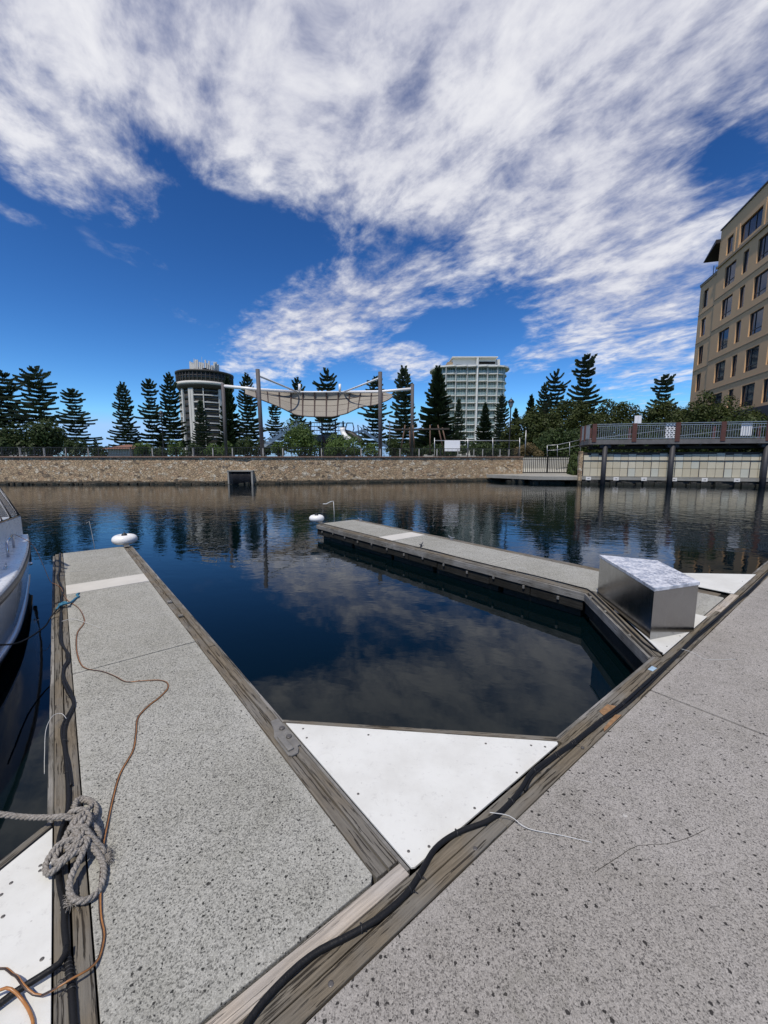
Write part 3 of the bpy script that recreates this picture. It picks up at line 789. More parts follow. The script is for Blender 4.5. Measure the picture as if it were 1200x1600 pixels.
cleat('dark cleat on the near edge of the right finger', 5.97, 6.14, 0.5, 'dark_steel')
cleat('pale cleat halfway along the far edge of the right finger', 7.05, 6.25, 1.3, 'galv')
cleat('pale cleat at the outer end of the far edge of the right finger', 7.0, 9.85, 1.4, 'galv')

rd = thing('bent_rod', 'thin bent white rod with a short crossing arm at the end of the right finger', 'rod', (0, 0, 0), DR)
b0 = Vector((6.33, 10.235, FZ))
MB().tube([b0, b0 + Vector((0.0, 0.0, 0.3)), b0 + Vector((-0.01, 0.01, 0.62))], 0.008, 8).done('upright', 'clear_tie', rd)
MB().tube([b0 + Vector((-0.01, 0.01, 0.62)), b0 + Vector((-0.10, 0.02, 0.61)), b0 + Vector((-0.24, 0.04, 0.55)), b0 + Vector((-0.34, 0.06, 0.555))], [0.01, 0.012, 0.014, 0.012], 8).done('arm', 'clear_tie', rd)
rd2 = thing('thin_rod', 'faint thin white rod leaning up from the end of the near left finger', 'rod', (0, 0, 0), DR)
b0 = Vector((0.48, 10.235, FZ))
MB().tube([b0, b0 + Vector((-0.02, 0.0, 0.3)), b0 + Vector((-0.05, 0.01, 0.60)), b0 + Vector((-0.10, 0.0, 0.56))], 0.005, 6).done('shaft', 'clear_tie', rd2)


# ------------------------------------------------------------------ CABLES, CORDS AND TIES (dock frame)
def laid(pts, z, r, step=0.03): return smooth_path([(v, u, z + r) for u, v in pts], step)


CA = [(10.19, -0.092), (8.72, -0.103), (8.15, -0.136), (7.654, -0.109), (7.294, -0.076), (6.581, -0.108), (5.91, -0.106), (5.426, -0.124), (5.127, -0.113), (4.828, -0.067), (4.627, -0.064), (4.473, -0.102), (4.243, -0.11), (4.007, -0.082), (3.76, -0.05), (3.49, -0.105), (3.28, -0.114), (3.013, -0.107), (2.765, -0.102), (2.578, -0.11), (2.434, -0.142), (2.265, -0.151), (2.116, -0.144), (2.009, -0.131), (1.921, -0.132), (1.834, -0.127), (1.738, -0.122), (1.655, -0.115), (1.535, -0.112), (1.30, -0.10), (1.15, -0.06)]
ca_t = thing('power_cable', 'black cable strapped along the left timber edge of the near left finger', 'cable', (0, 0, 0), DR, 'black cables on the dock edges')
MB().tube(laid(CA, FZ, 0.0115), 0.0115, 10).done('sheath', 'cable', ca_t)
MB().tube(laid([(u + 0.02, v + 0.014 * math.sin(u * 5)) for u, v in CA[:19]], FZ + 0.006, 0.008), 0.008, 8).done('second_lead', 'cable', ca_t)
MB().tube(smooth_path([(-0.125, 1.80, FZ + 0.03), (-0.145, 1.748, FZ + 0.032), (-0.275, 1.746, FZ + 0.026), (-0.36, 1.73, FZ + 0.024), (-0.6, 1.70, FZ + 0.024)], 0.03), 0.0115, 10).done('branch_lead', 'cable', ca_t)
CC = [(1.10, -0.4), (1.10, 0.1), (1.125, 0.25), (1.162, 0.351), (1.177, 0.402), (1.187, 0.462), (1.193, 0.55), (1.185, 0.636), (1.163, 0.719), (1.142, 0.808), (1.127, 0.907), (1.127, 1.025), (1.15, 1.13), (1.193, 1.28), (1.181, 1.43), (1.124, 1.617), (1.119, 1.78), (1.136, 1.931), (1.163, 2.082), (1.15, 2.312), (1.131, 2.569), (1.12, 2.929), (1.103, 3.222), (1.101, 3.531), (1.099, 3.879), (1.096, 4.363), (1.099, 4.599), (1.108, 5.131), (1.102, 5.694), (1.094, 6.161), (1.086, 6.91), (1.075, 7.543), (1.08, 8.925), (1.09, 11.0), (1.09, 18)]
cc_t = thing('power_cable', 'thick black cable snaking along the timber edge of the main walkway', 'cable', (0, 0, 0), DR, 'black cables on the dock edges')
MB().tube(laid(CC, FZ + 0.003, 0.0125), 0.0125, 12).done('sheath', 'cable', cc_t)
mb = MB(); mb.tube(laid([(u - 0.017 + 0.008 * math.sin(v * 3.1), v) for u, v in CC[17:]], FZ + 0.004, 0.007), 0.007, 8); mb.done('second_lead', 'cable', cc_t)
ce = thing('power_cable', 'thin black cable lying along the near edge of the right finger', 'cable', (0, 0, 0), DR, 'black cables on the dock edges')
r = random.Random(3)
MB().tube(laid([(u, 5.855 + r.uniform(-0.015, 0.02)) for u in [10.1, 9.5, 8.9, 8.2, 7.6, 7.1, 6.4, 5.7, 5.0, 4.2, 3.4, 2.7]] + [(2.50, 5.80), (2.0, 5.25), (1.4, 4.56), (1.2, 4.45)], FZ + 0.001, 0.008, 0.06), 0.0085, 6).done('sheath', 'cable', ce)


def tie(parent, path_pts, at, r, tail=0.03, turns=1):
    """a cable tie round a laid cable"""
    i = min(range(len(path_pts) - 1), key=lambda k: (path_pts[k] - Vector((at[1], at[0], path_pts[k].z))).length)
    c = path_pts[i]; t = (path_pts[i + 1] - path_pts[i]).normalized()
    a = t.cross(Vector((0, 0, 1))).normalized(); b = Vector((0, 0, 1))
    mb = MB(); n = 14 * turns; rng = random.Random(i)
    pts = [c + t * (k / (14 * turns) - 0.5) * (0.004 + 0.016 * turns) + (a * math.cos(2 * PI * k / 14) + b * math.sin(2 * PI * k / 14)) * (r + 0.0012) for k in range(n + 1)]
    mb.tube(pts, 0.0018, 5)
    e = c + a * (r + 0.006) * rng.choice((1, 1, -1))
    mb.tube([e, e + a * tail * 0.5 * rng.uniform(0.6, 1.2) + Vector((0, 0, 0.008)), e + a * tail * 0.8 + t * rng.uniform(-0.02, 0.02) - Vector((0, 0, 0.004))], 0.0015, 5)
    mb.box(e.x - 0.003, e.x + 0.003, e.y - 0.003, e.y + 0.003, e.z - 0.002, e.z + 0.003)
    mb.done('cable_tie', 'rubber', parent)


cpath = laid(CC, FZ + 0.003, 0.0125)
for at, k in (((1.127, 0.80), 1), ((1.127, 1.06), 1), ((1.15, 1.13), 1), ((1.193, 1.42), 1), ((1.119, 1.80), 1), ((1.163, 2.10), 1), ((1.15, 2.33), 2), ((1.131, 2.53), 3), ((1.12, 2.93), 1), ((1.10, 3.25), 2), ((1.10, 3.6), 1), ((1.099, 3.9), 1), ((1.096, 4.2), 2), ((1.098, 4.5), 1), ((1.10, 4.9), 1), ((1.105, 5.3), 2), ((1.09, 6.1), 1), ((1.08, 7.0), 1)):
    tie(cc_t, cpath, at, 0.0125, 0.022, k)
apath = laid(CA, FZ, 0.0115)
for at, k in (((1.66, -0.115), 3), ((1.74, -0.122), 3), ((1.70, -0.12), 2), ((2.0, -0.13), 1), ((2.9, -0.105), 1), ((3.28, -0.114), 1), ((3.5, -0.105), 1), ((3.9, -0.07), 1), ((4.2, -0.11), 1), ((4.7, -0.06), 1), ((5.4, -0.12), 1), ((6.2, -0.107), 1), ((7.0, -0.09), 2), ((8.1, -0.13), 1), ((9.0, -0.1), 1)):
    tie(ca_t, apath, at, 0.0115, 0.02, k)

CB = [(7.309, -0.094), (6.755, -0.039), (6.296, 0.065), (5.864, 0.104), (5.631, 0.094), (5.357, 0.026), (4.899, 0.004), (4.52, 0.022), (4.354, 0.068), (4.223, 0.165), (4.056, 0.245), (3.89, 0.31), (3.827, 0.407), (3.747, 0.527), (3.658, 0.578), (3.552, 0.562), (3.45, 0.48), (3.391, 0.406), (3.272, 0.314), (3.073, 0.274), (2.9, 0.234), (2.724, 0.146), (2.536, 0.092), (2.367, 0.054), (2.229, 0.025), (2.077, 0.006), (1.941, -0.008), (1.852, -0.011), (1.774, -0.007), (1.695, -0.029), (1.659, -0.063), (1.655, -0.124), (1.667, -0.17), (1.70, -0.216), (1.746, -0.246), (1.809, -0.269), (1.858, -0.292), (1.891, -0.322), (1.93, -0.42)]
cb_t = thing('shore_power_cord', 'thin orange and dark brown cord wandering over the near left finger to the boat', 'cord', (0, 0, 0), DR)


def lift(u, v):
    z = FZ + 0.007
    for cu, cv_, r_, h in ((1.655, -0.118, 0.05, 0.034), (1.75, -0.25, 0.045, 0.03), (7.25, -0.09, 0.08, 0.03), (2.15, -0.01, 0.16, 0.008)):
        d = math.hypot(u - cu, v - cv_)
        if d < r_ * 2: z += h * max(0, math.cos(min(1, d / (r_ * 2)) * PI / 2)) ** 1.0
    return z


bp_ = smooth_path([(v, u, lift(u, v)) for u, v in CB], 0.02)
bp_ = [Vector((p.x, p.y, lift(p.y, p.x))) for p in bp_]
up_ = smooth_path([(-0.70, 9.2, 1.06), (-0.42, 8.6, 0.92), (-0.30, 8.2, 0.66), (-0.22, 7.75, 0.47), (-0.15, 7.6, FZ + 0.03), (-0.094, 7.309, FZ + 0.037)], 0.05)
MB().tube(up_ + bp_, 0.0037, 8).done('orange_lead', 'cord', cb_t)
sh = [Vector((p.x - 0.0042, p.y + 0.002, p.z + 0.001 * math.sin(i * 0.13))) for i, p in enumerate(bp_)]
MB().tube(sh, 0.0036, 8).done('brown_lead', 'cord_dark', cb_t)
cb2 = thing('shore_power_cord', 'short orange cord looping over the white plate in the bottom left corner', 'cord', (0, 0, 0), DR)
p2 = smooth_path([(v, u, FZ + 0.015 + 0.035 * max(0, 1 - abs(u - 1.76) / 0.05)) for u, v in [(1.79, -0.40), (1.779, -0.314), (1.751, -0.279), (1.713, -0.25), (1.646, -0.225), (1.592, -0.216), (1.45, -0.21)]], 0.02)
MB().tube(p2, 0.0050, 8).done('orange_lead', 'cord', cb2)

for lab, pts, rr in (('curved white tie tail lying on the main walkway near the big triangle', [(1.13, 1.624, 0.05), (1.06, 1.70, 0.035), (0.972, 1.732, 0.012), (0.841, 1.839, 0.006), (0.734, 1.917, 0.004)], 0.0019),
                     ('white tie tail lying straight on the walkway in front of the dock box', [(1.096, 4.625, 0.04), (1.012, 4.674, 0.02), (0.91, 4.64, 0.006), (0.816, 4.741, 0.004), (0.727, 4.867, 0.004)], 0.0019),
                     ('white tie tail curling onto the middle slab of the near left finger', [(5.798, -0.10, 0.03), (5.82, -0.03, 0.03), (5.80, 0.03, 0.02), (5.66, 0.10, 0.012), (5.513, 0.17, 0.006), (5.36, 0.234, 0.004)], 0.0028),
                     ('white tie tail arching over the left edge of the near finger above the water', [(3.542, -0.096, 0.03), (3.60, -0.122, 0.05), (3.60, -0.169, 0.055), (3.50, -0.21, 0.02), (3.334, -0.222, -0.06), (3.208, -0.226, -0.12)], 0.0019),
                     ('faint white tie tail across the farthest slab of the near left finger', [(8.45, -0.07, 0.03), (8.42, 0.05, 0.01), (8.36, 0.25, 0.005), (8.34, 0.45, 0.004)], 0.0019),
                     ('white tie loop on the right finger near the dock box', [(3.72, 5.84, 0.01), (3.80, 5.95, 0.04), (3.72, 6.02, 0.05), (3.62, 6.02, 0.01)], 0.0019)):
    o = MB().tube(smooth_path([(v, u, FZ + z) for u, v, z in pts], 0.02), rr, 6).done('nylon_tie', 'clear_tie')
    o.rotation_euler = (0, 0, DR); tag(o, lab, 'cable tie', 'loose white tie tails')

br = thing('mooring_line', 'blue rope end knotted on the near finger with a thin dark line to the boat', 'rope', (0, 0, 0), DR)
MB().tube(smooth_path([(-0.13, 6.38, FZ + 0.05), (-0.05, 6.42, FZ + 0.05), (0.0, 6.55, FZ + 0.02), (0.06, 6.74, FZ + 0.012), (0.09, 6.78, FZ + 0.012), (0.07, 6.9, FZ + 0.012), (0.10, 6.95, FZ + 0.012)], 0.03), 0.013, 8).done('blue_end', 'blue_rope', br)
MB().tube(smooth_path([(-0.15, 6.30, FZ + 0.03), (-0.08, 6.48, FZ + 0.055), (-0.04, 6.38, FZ + 0.06), (-0.12, 6.42, FZ + 0.06)], 0.03), 0.013, 8).done('knot', 'blue_rope', br)
MB().tube(smooth_path([(-0.10, 6.42, FZ + 0.05), (-0.20, 6.15, FZ + 0.0), (-0.27, 5.95, 0.36), (-0.45, 5.5, 0.40), (-0.60, 5.0, 0.6)], 0.05), 0.009, 6).done('dark_line', 'cable', br)

bt = MB().prism([(4.0, 1.138), (4.09, 1.132), (4.10, 1.176), (4.005, 1.178)], FZ + 0.0045, FZ + 0.0075).done('label_tag', varied('pale_blue_tag', (0.36, 0.50, 0.62), 0.4, amt=0.35, scale=40))
bt.rotation_euler = (0, 0, DR); tag(bt, 'small pale blue tag stuck to the walkway timber beside the cable', 'tag')


# ------------------------------------------------------------------ MOORING ROPE (three-strand, twisted)
def rope(parent, pts, r, name, pitch=0.072):
    path = smooth_path(pts, 0.007); mb = MB(); dist = [0.0]
    for a, b in zip(path, path[1:]): dist.append(dist[-1] + (b - a).length)
    frames = []; up = Vector((0, 0, 1))
    for i, p in enumerate(path):
        t = (path[min(i + 1, len(path) - 1)] - path[max(0, i - 1)]).normalized()
        a = t.cross(up)
        if a.length < 1e-3: a = t.cross(Vector((1, 0, 0)))
        a.normalize(); b = a.cross(t).normalized(); up = b; frames.append((a, b))
    for s_ in range(3):
        ph = 2 * PI * s_ / 3
        mb.tube([p + (f[0] * math.cos(ph + 2 * PI * d / pitch) + f[1] * math.sin(ph + 2 * PI * d / pitch)) * r * 0.5 for p, f, d in zip(path, frames, dist)], r * 0.58, 7)
    return mb.done(name, 'rope', parent)


rp = thing('mooring_rope', 'thick frayed grey mooring rope knotted in loops on the finger edge', 'rope', (0, 0, 0), DR)
RR = 0.0136
def R3(l): return [(v, u, FZ + z) for u, v, z in l]
rope(rp, R3([(2.95, -1.5, 0.75), (2.85, -0.9, 0.40), (2.74, -0.50, 0.14), (2.645, -0.33, 0.075), (2.58, -0.25, 0.065), (2.51, -0.17, 0.07), (2.47, -0.12, 0.075), (2.45, -0.085, 0.06), (2.53, -0.078, 0.05), (2.595, -0.07, 0.04), (2.615, -0.045, 0.03), (2.575, -0.008, 0.022), (2.50, 0.012, 0.022), (2.43, 0.0, 0.03), (2.39, -0.035, 0.06), (2.37, -0.08, 0.075), (2.345, -0.11, 0.06), (2.31, -0.12, 0.055), (2.30, -0.09, 0.07), (2.335, -0.065, 0.085), (2.350, -0.03, 0.08), (2.31, 0.005, 0.05), (2.265, 0.01, 0.03), (2.235, -0.02, 0.05)]), RR, 'long_lead')
rope(rp, R3([(2.42, -0.02, 0.06), (2.36, -0.055, 0.09), (2.30, -0.07, 0.09), (2.262, -0.062, 0.08), (2.278, -0.10, 0.085), (2.295, -0.145, 0.07), (2.272, -0.182, 0.045), (2.235, -0.194, 0.035), (2.195, -0.183, 0.035), (2.182, -0.155, 0.05), (2.19, -0.12, 0.065), (2.20, -0.075, 0.07), (2.222, -0.04, 0.05)]), RR, 'left_loop')
rope(rp, R3([(2.27, -0.06, 0.07), (2.23, -0.035, 0.08), (2.19, -0.05, 0.07), (2.15, -0.075, 0.055), (2.10, -0.10, 0.05), (2.05, -0.11, 0.04), (2.00, -0.10, 0.03), (1.968, -0.07, 0.025), (1.965, -0.035, 0.02), (1.99, -0.005, 0.018), (2.05, 0.012, 0.018), (2.11, 0.014, 0.02), (2.165, 0.0, 0.035), (2.22, -0.025, 0.055), (2.26, -0.05, 0.06)]), RR, 'lower_loop')
rope(rp, R3([(2.50, -0.10, 0.06), (2.46, -0.06, 0.085), (2.43, -0.03, 0.08), (2.38, -0.06, 0.10), (2.34, -0.09, 0.09), (2.30, -0.045, 0.10), (2.26, -0.025, 0.08), (2.22, 0.0, 0.05), (2.185, 0.018, 0.03), (2.16, 0.022, 0.02)]), RR, 'crossing_turns')
rope(rp, R3([(2.39, -0.10, 0.055), (2.43, -0.07, 0.07), (2.41, -0.03, 0.085), (2.35, -0.02, 0.09), (2.30, -0.035, 0.095), (2.25, -0.07, 0.085), (2.24, -0.10, 0.07), (2.27, -0.11, 0.07), (2.31, -0.08, 0.085), (2.35, -0.045, 0.10), (2.38, -0.03, 0.09)]), RR, 'cleat_turn')
rope(rp, R3([(2.56, -0.085, 0.035), (2.60, -0.055, 0.03), (2.58, -0.02, 0.025), (2.53, -0.005, 0.03), (2.47, -0.03, 0.05), (2.42, -0.06, 0.07), (2.36, -0.10, 0.075), (2.30, -0.13, 0.06), (2.26, -0.155, 0.05), (2.225, -0.16, 0.05), (2.205, -0.14, 0.06), (2.21, -0.10, 0.075), (2.24, -0.05, 0.08)]), RR, 'upper_loop')
mb = MB(); r = random.Random(11)
for k in range(130):                                    # frayed ends
    if k == 85: mb.done('frayed_end', 'rope', rp); mb = MB()
    u0, v0 = (2.15, 0.02) if k < 85 else (2.01, -0.105)
    p0 = Vector((v0 + r.uniform(-0.012, 0.012), u0 + r.uniform(-0.03, 0.03), FZ + 0.02))
    d = Vector((r.uniform(0.2, 1) if k < 85 else r.uniform(-1, 0.2), r.uniform(-0.9, 0.6), 0)).normalized() * r.uniform(0.02, 0.05)
    mb.tube([p0, p0 + d * 0.6 + Vector((0, 0, 0.006)), p0 + d - Vector((0, 0, 0.014))], [0.0016, 0.0012, 0.0008], 4, cap=False)
mb.done('frayed_end', 'rope', rp)


# ------------------------------------------------------------------ MOTOR BOAT (dock frame)
boat = thing('motor_boat', 'white motor boat with clear cockpit enclosure moored at the left edge of the picture', 'boat', (0, 0, 0), DR)
# (u, starboard v at sheer, sheer z, chine v, chine z); centreline at v = -1.80
ST = [(9.55, -0.50, 0.93, -0.56, 0.22), (8.6, -0.455, 0.93, -0.54, 0.22), (7.6, -0.44, 0.94, -0.53, 0.22), (6.6, -0.455, 0.95, -0.55, 0.22), (6.0, -0.49, 0.96, -0.60, 0.23), (5.4, -0.548, 0.97, -0.68, 0.25),
      (4.8, -0.64, 0.99, -0.80, 0.27), (4.1, -0.79, 1.02, -1.00, 0.31), (3.4, -1.00, 1.06, -1.26, 0.37), (2.8, -1.26, 1.10, -1.52, 0.44), (2.35, -1.53, 1.14, -1.70, 0.52), (2.1, -1.77, 1.17, -1.79, 0.62)]
CV = -1.80


def ringpts(s, offs):
    u, v, z, cv_, cz = s; out = []
    for a, b in offs: out.append(Vector((v + (cv_ - v) * a, u, z + (cz - z) * b)))
    return out


def skin(rows, name, m, mirror=True):
    mb = MB()
    for sgn in ((1, -1) if mirror else (1,)):
        g = [[mb.b.verts.new((CV + (p.x - CV) * sgn, p.y, p.z)) for p in row] for row in rows]
        for A_, B_ in zip(g, g[1:]):
            for j in range(len(A_) - 1):
                f = mb.b.faces.new((A_[j], A_[j + 1], B_[j + 1], B_[j])); f.smooth = True
    return mb.done(name, m, boat)


def dense(tab, n=5):
    out = []; T = [tab[0]] + list(tab) + [tab[-1]]
    for i in range(1, len(T) - 2):
        for k in range(n):
            t = k / n
            out.append(tuple(0.5 * ((2 * b) + (c - a) * t + (2 * a - 5 * b + 4 * c - d) * t * t + (3 * b - a - 3 * c + d) * t ** 3) for a, b, c, d in zip(*T[i - 1:i + 3])))
    out.append(tab[-1]); return out


SD = dense(ST)
skin([ringpts(s, [(0.0, 0.14), (0.10, 0.30), (0.30, 0.52), (0.62, 0.78), (1.0, 1.0)]) for s in SD], 'hull', 'hull')
skin([[Vector((s[1] + 0.014, s[0], s[2] - 0.02)), Vector((s[1] + 0.020, s[0], s[2] - 0.05)), Vector((s[1] + 0.014, s[0], s[2] - 0.10)), Vector((s[1] - 0.01, s[0], s[2] - 0.11))] for s in SD], 'rubbing_strake', 'strake')
skin([[Vector((s[3] + 0.0, s[0], s[4] + 0.004)), Vector((s[3] + 0.03, s[0], s[4] - 0.004)), Vector((s[3] + 0.028, s[0], s[4] - 0.045)), Vector((s[3] - 0.01, s[0], s[4] - 0.06))] for s in SD], 'chine_rail', 'hull')
skin([[Vector((s[3], s[0], s[4] - 0.05)), Vector((s[3] * 0.94 + CV * 0.06, s[0], 0.0)), Vector((s[3] * 0.6 + CV * 0.4, s[0], -0.25))] for s in SD], 'bottom', 'antifoul')
skin([[Vector((s[1] - 0.01, s[0], s[2] - 0.11)), Vector((s[1] + 0.006, s[0], s[2] - 0.01)), Vector((s[1] - 0.015, s[0], s[2] + 0.02)), Vector((s[1] * 0.9 + CV * 0.1 - 0.02, s[0], s[2] + 0.035)), Vector((CV, s[0], s[2] + 0.07))] for s in SD], 'deck', 'gel')
s = ST[0]
mb = MB(); mb.b.faces.new([mb.b.verts.new(q) for q in [(CV + sg * (x - CV), 9.55, z) for sg, x, z in ((1, -0.50, 0.95), (1, -0.56, 0.22), (1, -0.62, -0.1), (-1, -0.62, -0.1), (-1, -0.56, 0.22), (-1, -0.50, 0.95))]])
mb.done('transom', 'gel', boat)
MB().box(-3.1, -0.495, 9.56, 9.70, 0.42, 0.86, bevel=0.03).done('stern_bumper', 'rubber', boat)
# coaming and cockpit enclosure
mb = MB(); mb.prism([(-0.56, 9.46), (-0.82, 8.2), (-0.84, 6.0), (-0.95, 4.8), (-1.3, 3.9), (-2.3, 3.9), (-2.65, 4.8), (-2.76, 6.0), (-2.78, 8.2), (-3.04, 9.46)], 0.97, 1.30, bevel=0.03)
mb.done('coaming', 'gel', boat)
Bt = [(-0.58, 9.42, 1.31), (-0.84, 8.2, 1.31), (-0.86, 6.2, 1.31), (-1.05, 4.9, 1.31)]
Tp = [(-0.92, 8.5, 2.36), (-1.0, 7.8, 2.38), (-1.05, 6.3, 2.38), (-1.25, 5.6, 2.36)]
mb = MB()
for sg in (1, -1):
    B_ = [Vector((CV + sg * (x - CV), y, z)) for x, y, z in Bt]; T_ = [Vector((CV + sg * (x - CV), y, z)) for x, y, z in Tp]
    for i in range(3): mb.quad(B_[i], B_[i + 1], T_[i + 1], T_[i])
for i in (0, 3):
    a, b = Vector(Bt[i]), Vector(Tp[i]); mb.quad(a, b, (2 * CV - b.x, b.y, b.z), (2 * CV - a.x, a.y, a.z))
mb.done('clear_curtain', 'vinyl', boat)
mb = MB(); mb.prism([(-1.12, 8.4), (-1.15, 6.2), (-1.3, 5.55), (-2.3, 5.55), (-2.45, 6.2), (-2.48, 8.4)], 2.37, 2.43, bevel=0.02); mb.done('hardtop', 'gel', boat)
mb = MB()
for sg in (1, -1):
    B_ = [Vector((CV + sg * (x - CV), y, z)) for x, y, z in Bt]; T_ = [Vector((CV + sg * (x - CV), y, z)) for x, y, z in Tp]
    for i in range(4): mb.tube([B_[i], T_[i]], 0.022, 8)
    mb.tube([B_[0].lerp(B_[1], 0.30), T_[0].lerp(T_[1], 0.35)], 0.018, 8); mb.tube([B_[0].lerp(B_[1], 0.6), T_[0].lerp(T_[1], 0.7)], 0.014, 8)
    mb.tube(B_, 0.022, 8)
mb.done('enclosure_frame', 'chrome', boat)
for sg in (1, -1):
    mb = MB(); q = [(-0.61, 7.35, 0.96), (-0.61, 7.35, 1.13), (-0.61, 7.42, 1.17), (-0.60, 8.05, 1.17), (-0.60, 8.12, 1.13), (-0.60, 8.12, 0.96)]
    mb.tube([(CV + sg * (x - CV), y, z) for x, y, z in q], 0.016, 10)
    mb.done('grab_rail', 'chrome', boat)
mb = MB(); mb.box(-0.60, -0.56, 6.5, 6.62, 0.985, 1.0); mb.tube([(-0.58, 6.46, 1.02), (-0.58, 6.66, 1.02)], 0.01, 6); mb.done('deck_cleat', 'chrome', boat)
mb = MB(); mb.lathe([(0.03, 0), (0.03, 0.01), (0.015, 0.04)], (0, 0, 0), 12)
o = mb.done('skin_fitting', 'chrome', boat); o.location = (-0.50, 9.1, 0.50); o.rotation_euler = (0, PI / 2, 0)


# ------------------------------------------------------------------ STONE WALL, COPING, DRAIN
wall = thing('stone_wall', 'long rubble stone quay wall on the far side of the water', 'wall')
mb = MB(); WT = 2.33
DA, DB = W(360, 740, 35.6).x, W(395, 740, 35.6).x       # drain opening


def wy(x):
    for (x0, y0), (x1, y1) in zip(WL, WL[1:]):
        if x0 <= x <= x1: return y0 + (y1 - y0) * (x - x0) / (x1 - x0)
    return WL[-1][1]


def wseg(mb, x0, x1, z0, z1, th=0.7, lean=0.12):
    a, b = wy(x0) + lean * (z0 + 0.8) / 2.3, wy(x1) + lean * (z0 + 0.8) / 2.3
    v = [(x0, a, z0), (x1, b, z0), (x1, b + lean * (z1 - z0) / 2.3, z1), (x0, a + lean * (z1 - z0) / 2.3, z1), (x0, a + th, z0), (x1, b + th, z0), (x1, b + th, z1), (x0, a + th, z1)]
    v = [mb.b.verts.new(q) for q in v]
    for f in ((0, 1, 2, 3), (5, 4, 7, 6), (3, 2, 6, 7), (1, 5, 6, 2), (4, 0, 3, 7)): mb.b.faces.new([v[i] for i in f])


for a, b in ((-400, -90), (-90, DA), (DB, 14.2)): wseg(mb, a, b, -0.8, WT)
mb.done('masonry', 'stone', wall)
mb = MB(); wseg(mb, DA, DB, 1.2, WT, 0.55); mb.done('masonry_over_drain', 'stone', wall)
mb = MB()
for k, ((x0, y0), (x1, y1)) in enumerate(zip(WL[:-1], WL[1:])):
    d = Vector((x1 - x0, y1 - y0)).normalized(); n_ = Vector((-d.y, d.x))
    mb.prism([(x0 - n_.x * 0.0, y0 + 0.04), (x1, y1 + 0.04), (x1 + n_.x * 0.6, y1 + n_.y * 0.85), (x0 + n_.x * 0.6, y0 + n_.y * 0.85)], WT, WT + 0.10)
mb.done('coping', 'coping', wall)
mb = MB(); r = random.Random(8)
for k in range(520):                                     # toe stones at the water line
    x = r.uniform(-60, 14); s_ = r.uniform(0.06, 0.24)
    mb.box(x - s_, x + s_ * 0.8, wy(x) - r.uniform(0.05, 0.22), wy(x) + 0.1, -0.4, r.uniform(-0.05, 0.17), bevel=0.03)
mb.done('toe_stones', 'float', wall)

dr = thing('storm_drain', 'barred storm drain outlet with concrete surround low in the stone wall', 'drain')
a = wy((DA + DB) / 2) - 0.12
mb = MB(); mb.box(DA - 0.10, DA + 0.02, a, a + 0.9, -0.5, 1.10); mb.box(DB - 0.02, DB + 0.12, a, a + 0.9, -0.5, 1.10); mb.box(DA - 0.12, DB + 0.14, a - 0.02, a + 0.9, 1.10, 1.225, bevel=0.02)
mb.done('surround', 'conc_pale', dr)
mb = MB(); mb.box(DA, DB, a + 0.85, a + 0.89, -0.5, 1.09); mb.done('back_wall', 'hole', dr)
mb = MB()
for k in range(19):
    x = DA + 0.08 + (DB - DA - 0.16) * k / 18; mb.tube([(x, a + 0.10, -0.3), (x, a + 0.10, 1.10)], 0.012, 6)
mb.done('bars', 'dark_steel', dr)


# ------------------------------------------------------------------ FENCE ON THE WALL
FB, FT = WT + 0.10, WT + 0.86
fence = thing('railing', 'long black picket railing on top of the stone wall', 'fence')
xs = []; x = -44.0
while x < 14: xs.append(x); x += 2.75
for i, x in enumerate(xs):
    MB().box(x - 0.035, x + 0.035, wy(x) + 0.36, wy(x) + 0.43, FB, FT + 0.04).done('post', 'black_steel', fence)
    if i + 1 < len(xs):
        mb = MB(); x1 = xs[i + 1]; a, b = Vector((x, wy(x) + 0.395, 0)), Vector((x1, wy(x1) + 0.395, 0))
        for z in (FT, FB + 0.10): mb.bar(a + Vector((0, 0, z)), b + Vector((0, 0, z)), 0.04)
        for k in range(1, 20):
            p = a.lerp(b, k / 20); mb.bar(p + Vector((0, 0, FB + 0.10)), p + Vector((0, 0, FT)), 0.022)
        mb.done('picket_panel', 'black_steel', fence)
r = random.Random(5)
gp0 = None
for k, px in enumerate((28, 66, 100, 135, 202, 236, 300, 331, 362, 410, 441, 502, 564, 594, 625, 655, 683, 716, 741, 755, 782, 796)):
    p = W(px, 712, 36.2 if px < 380 else 36.2 + (px - 380) / 425 * 6.2)
    if gp0 is None:
        gp0 = thing('short_post', 'short pale grey post behind the black railing', 'post', (p.x, p.y + 0.25, FB - 0.06), 0, 'pale posts behind the railing')
        MB().box(-0.045, 0.045, -0.045, 0.045, 0, 0.76).done('shaft', 'grey_post', gp0); MB().box(-0.055, 0.055, -0.055, 0.055, 0.76, 0.79).done('cap', 'grey_post', gp0)
    else: dup(gp0, (p.x, p.y + 0.25, FB - 0.06), gp0['label'], gp0['group'])

pf = thing('pipe_barrier', 'tall grey pipe barrier above the right end of the railing', 'barrier')
Yb = 42.6
def Wp(px, py, Y=Yb): return W(px, py, Y)
mb = MB()
for px in (679, 731, 770, 812): mb.tube([Wp(px, 713), Wp(px, 684)], 0.045, 8)
mb.done('upright', 'galv', pf)
mb = MB(); mb.tube([Wp(679, 688.5), Wp(812, 688.5)], 0.04, 8); mb.done('top_rail', 'galv', pf)
sg = thing('notice_board', 'blank white notice board standing behind the railing', 'notice board')
a, b = Wp(694.5, 705, 42.2), Wp(719, 688, 42.2)
MB().box(a.x, b.x, 42.2, 42.26, a.z, b.z, bevel=0.01).done('board', 'sign', sg)
mb = MB()
for x in (a.x + 0.05, b.x - 0.05): mb.box(x - 0.03, x + 0.03, 42.27, 42.33, 2.3, b.z)
mb.done('legs', 'black_steel', sg)


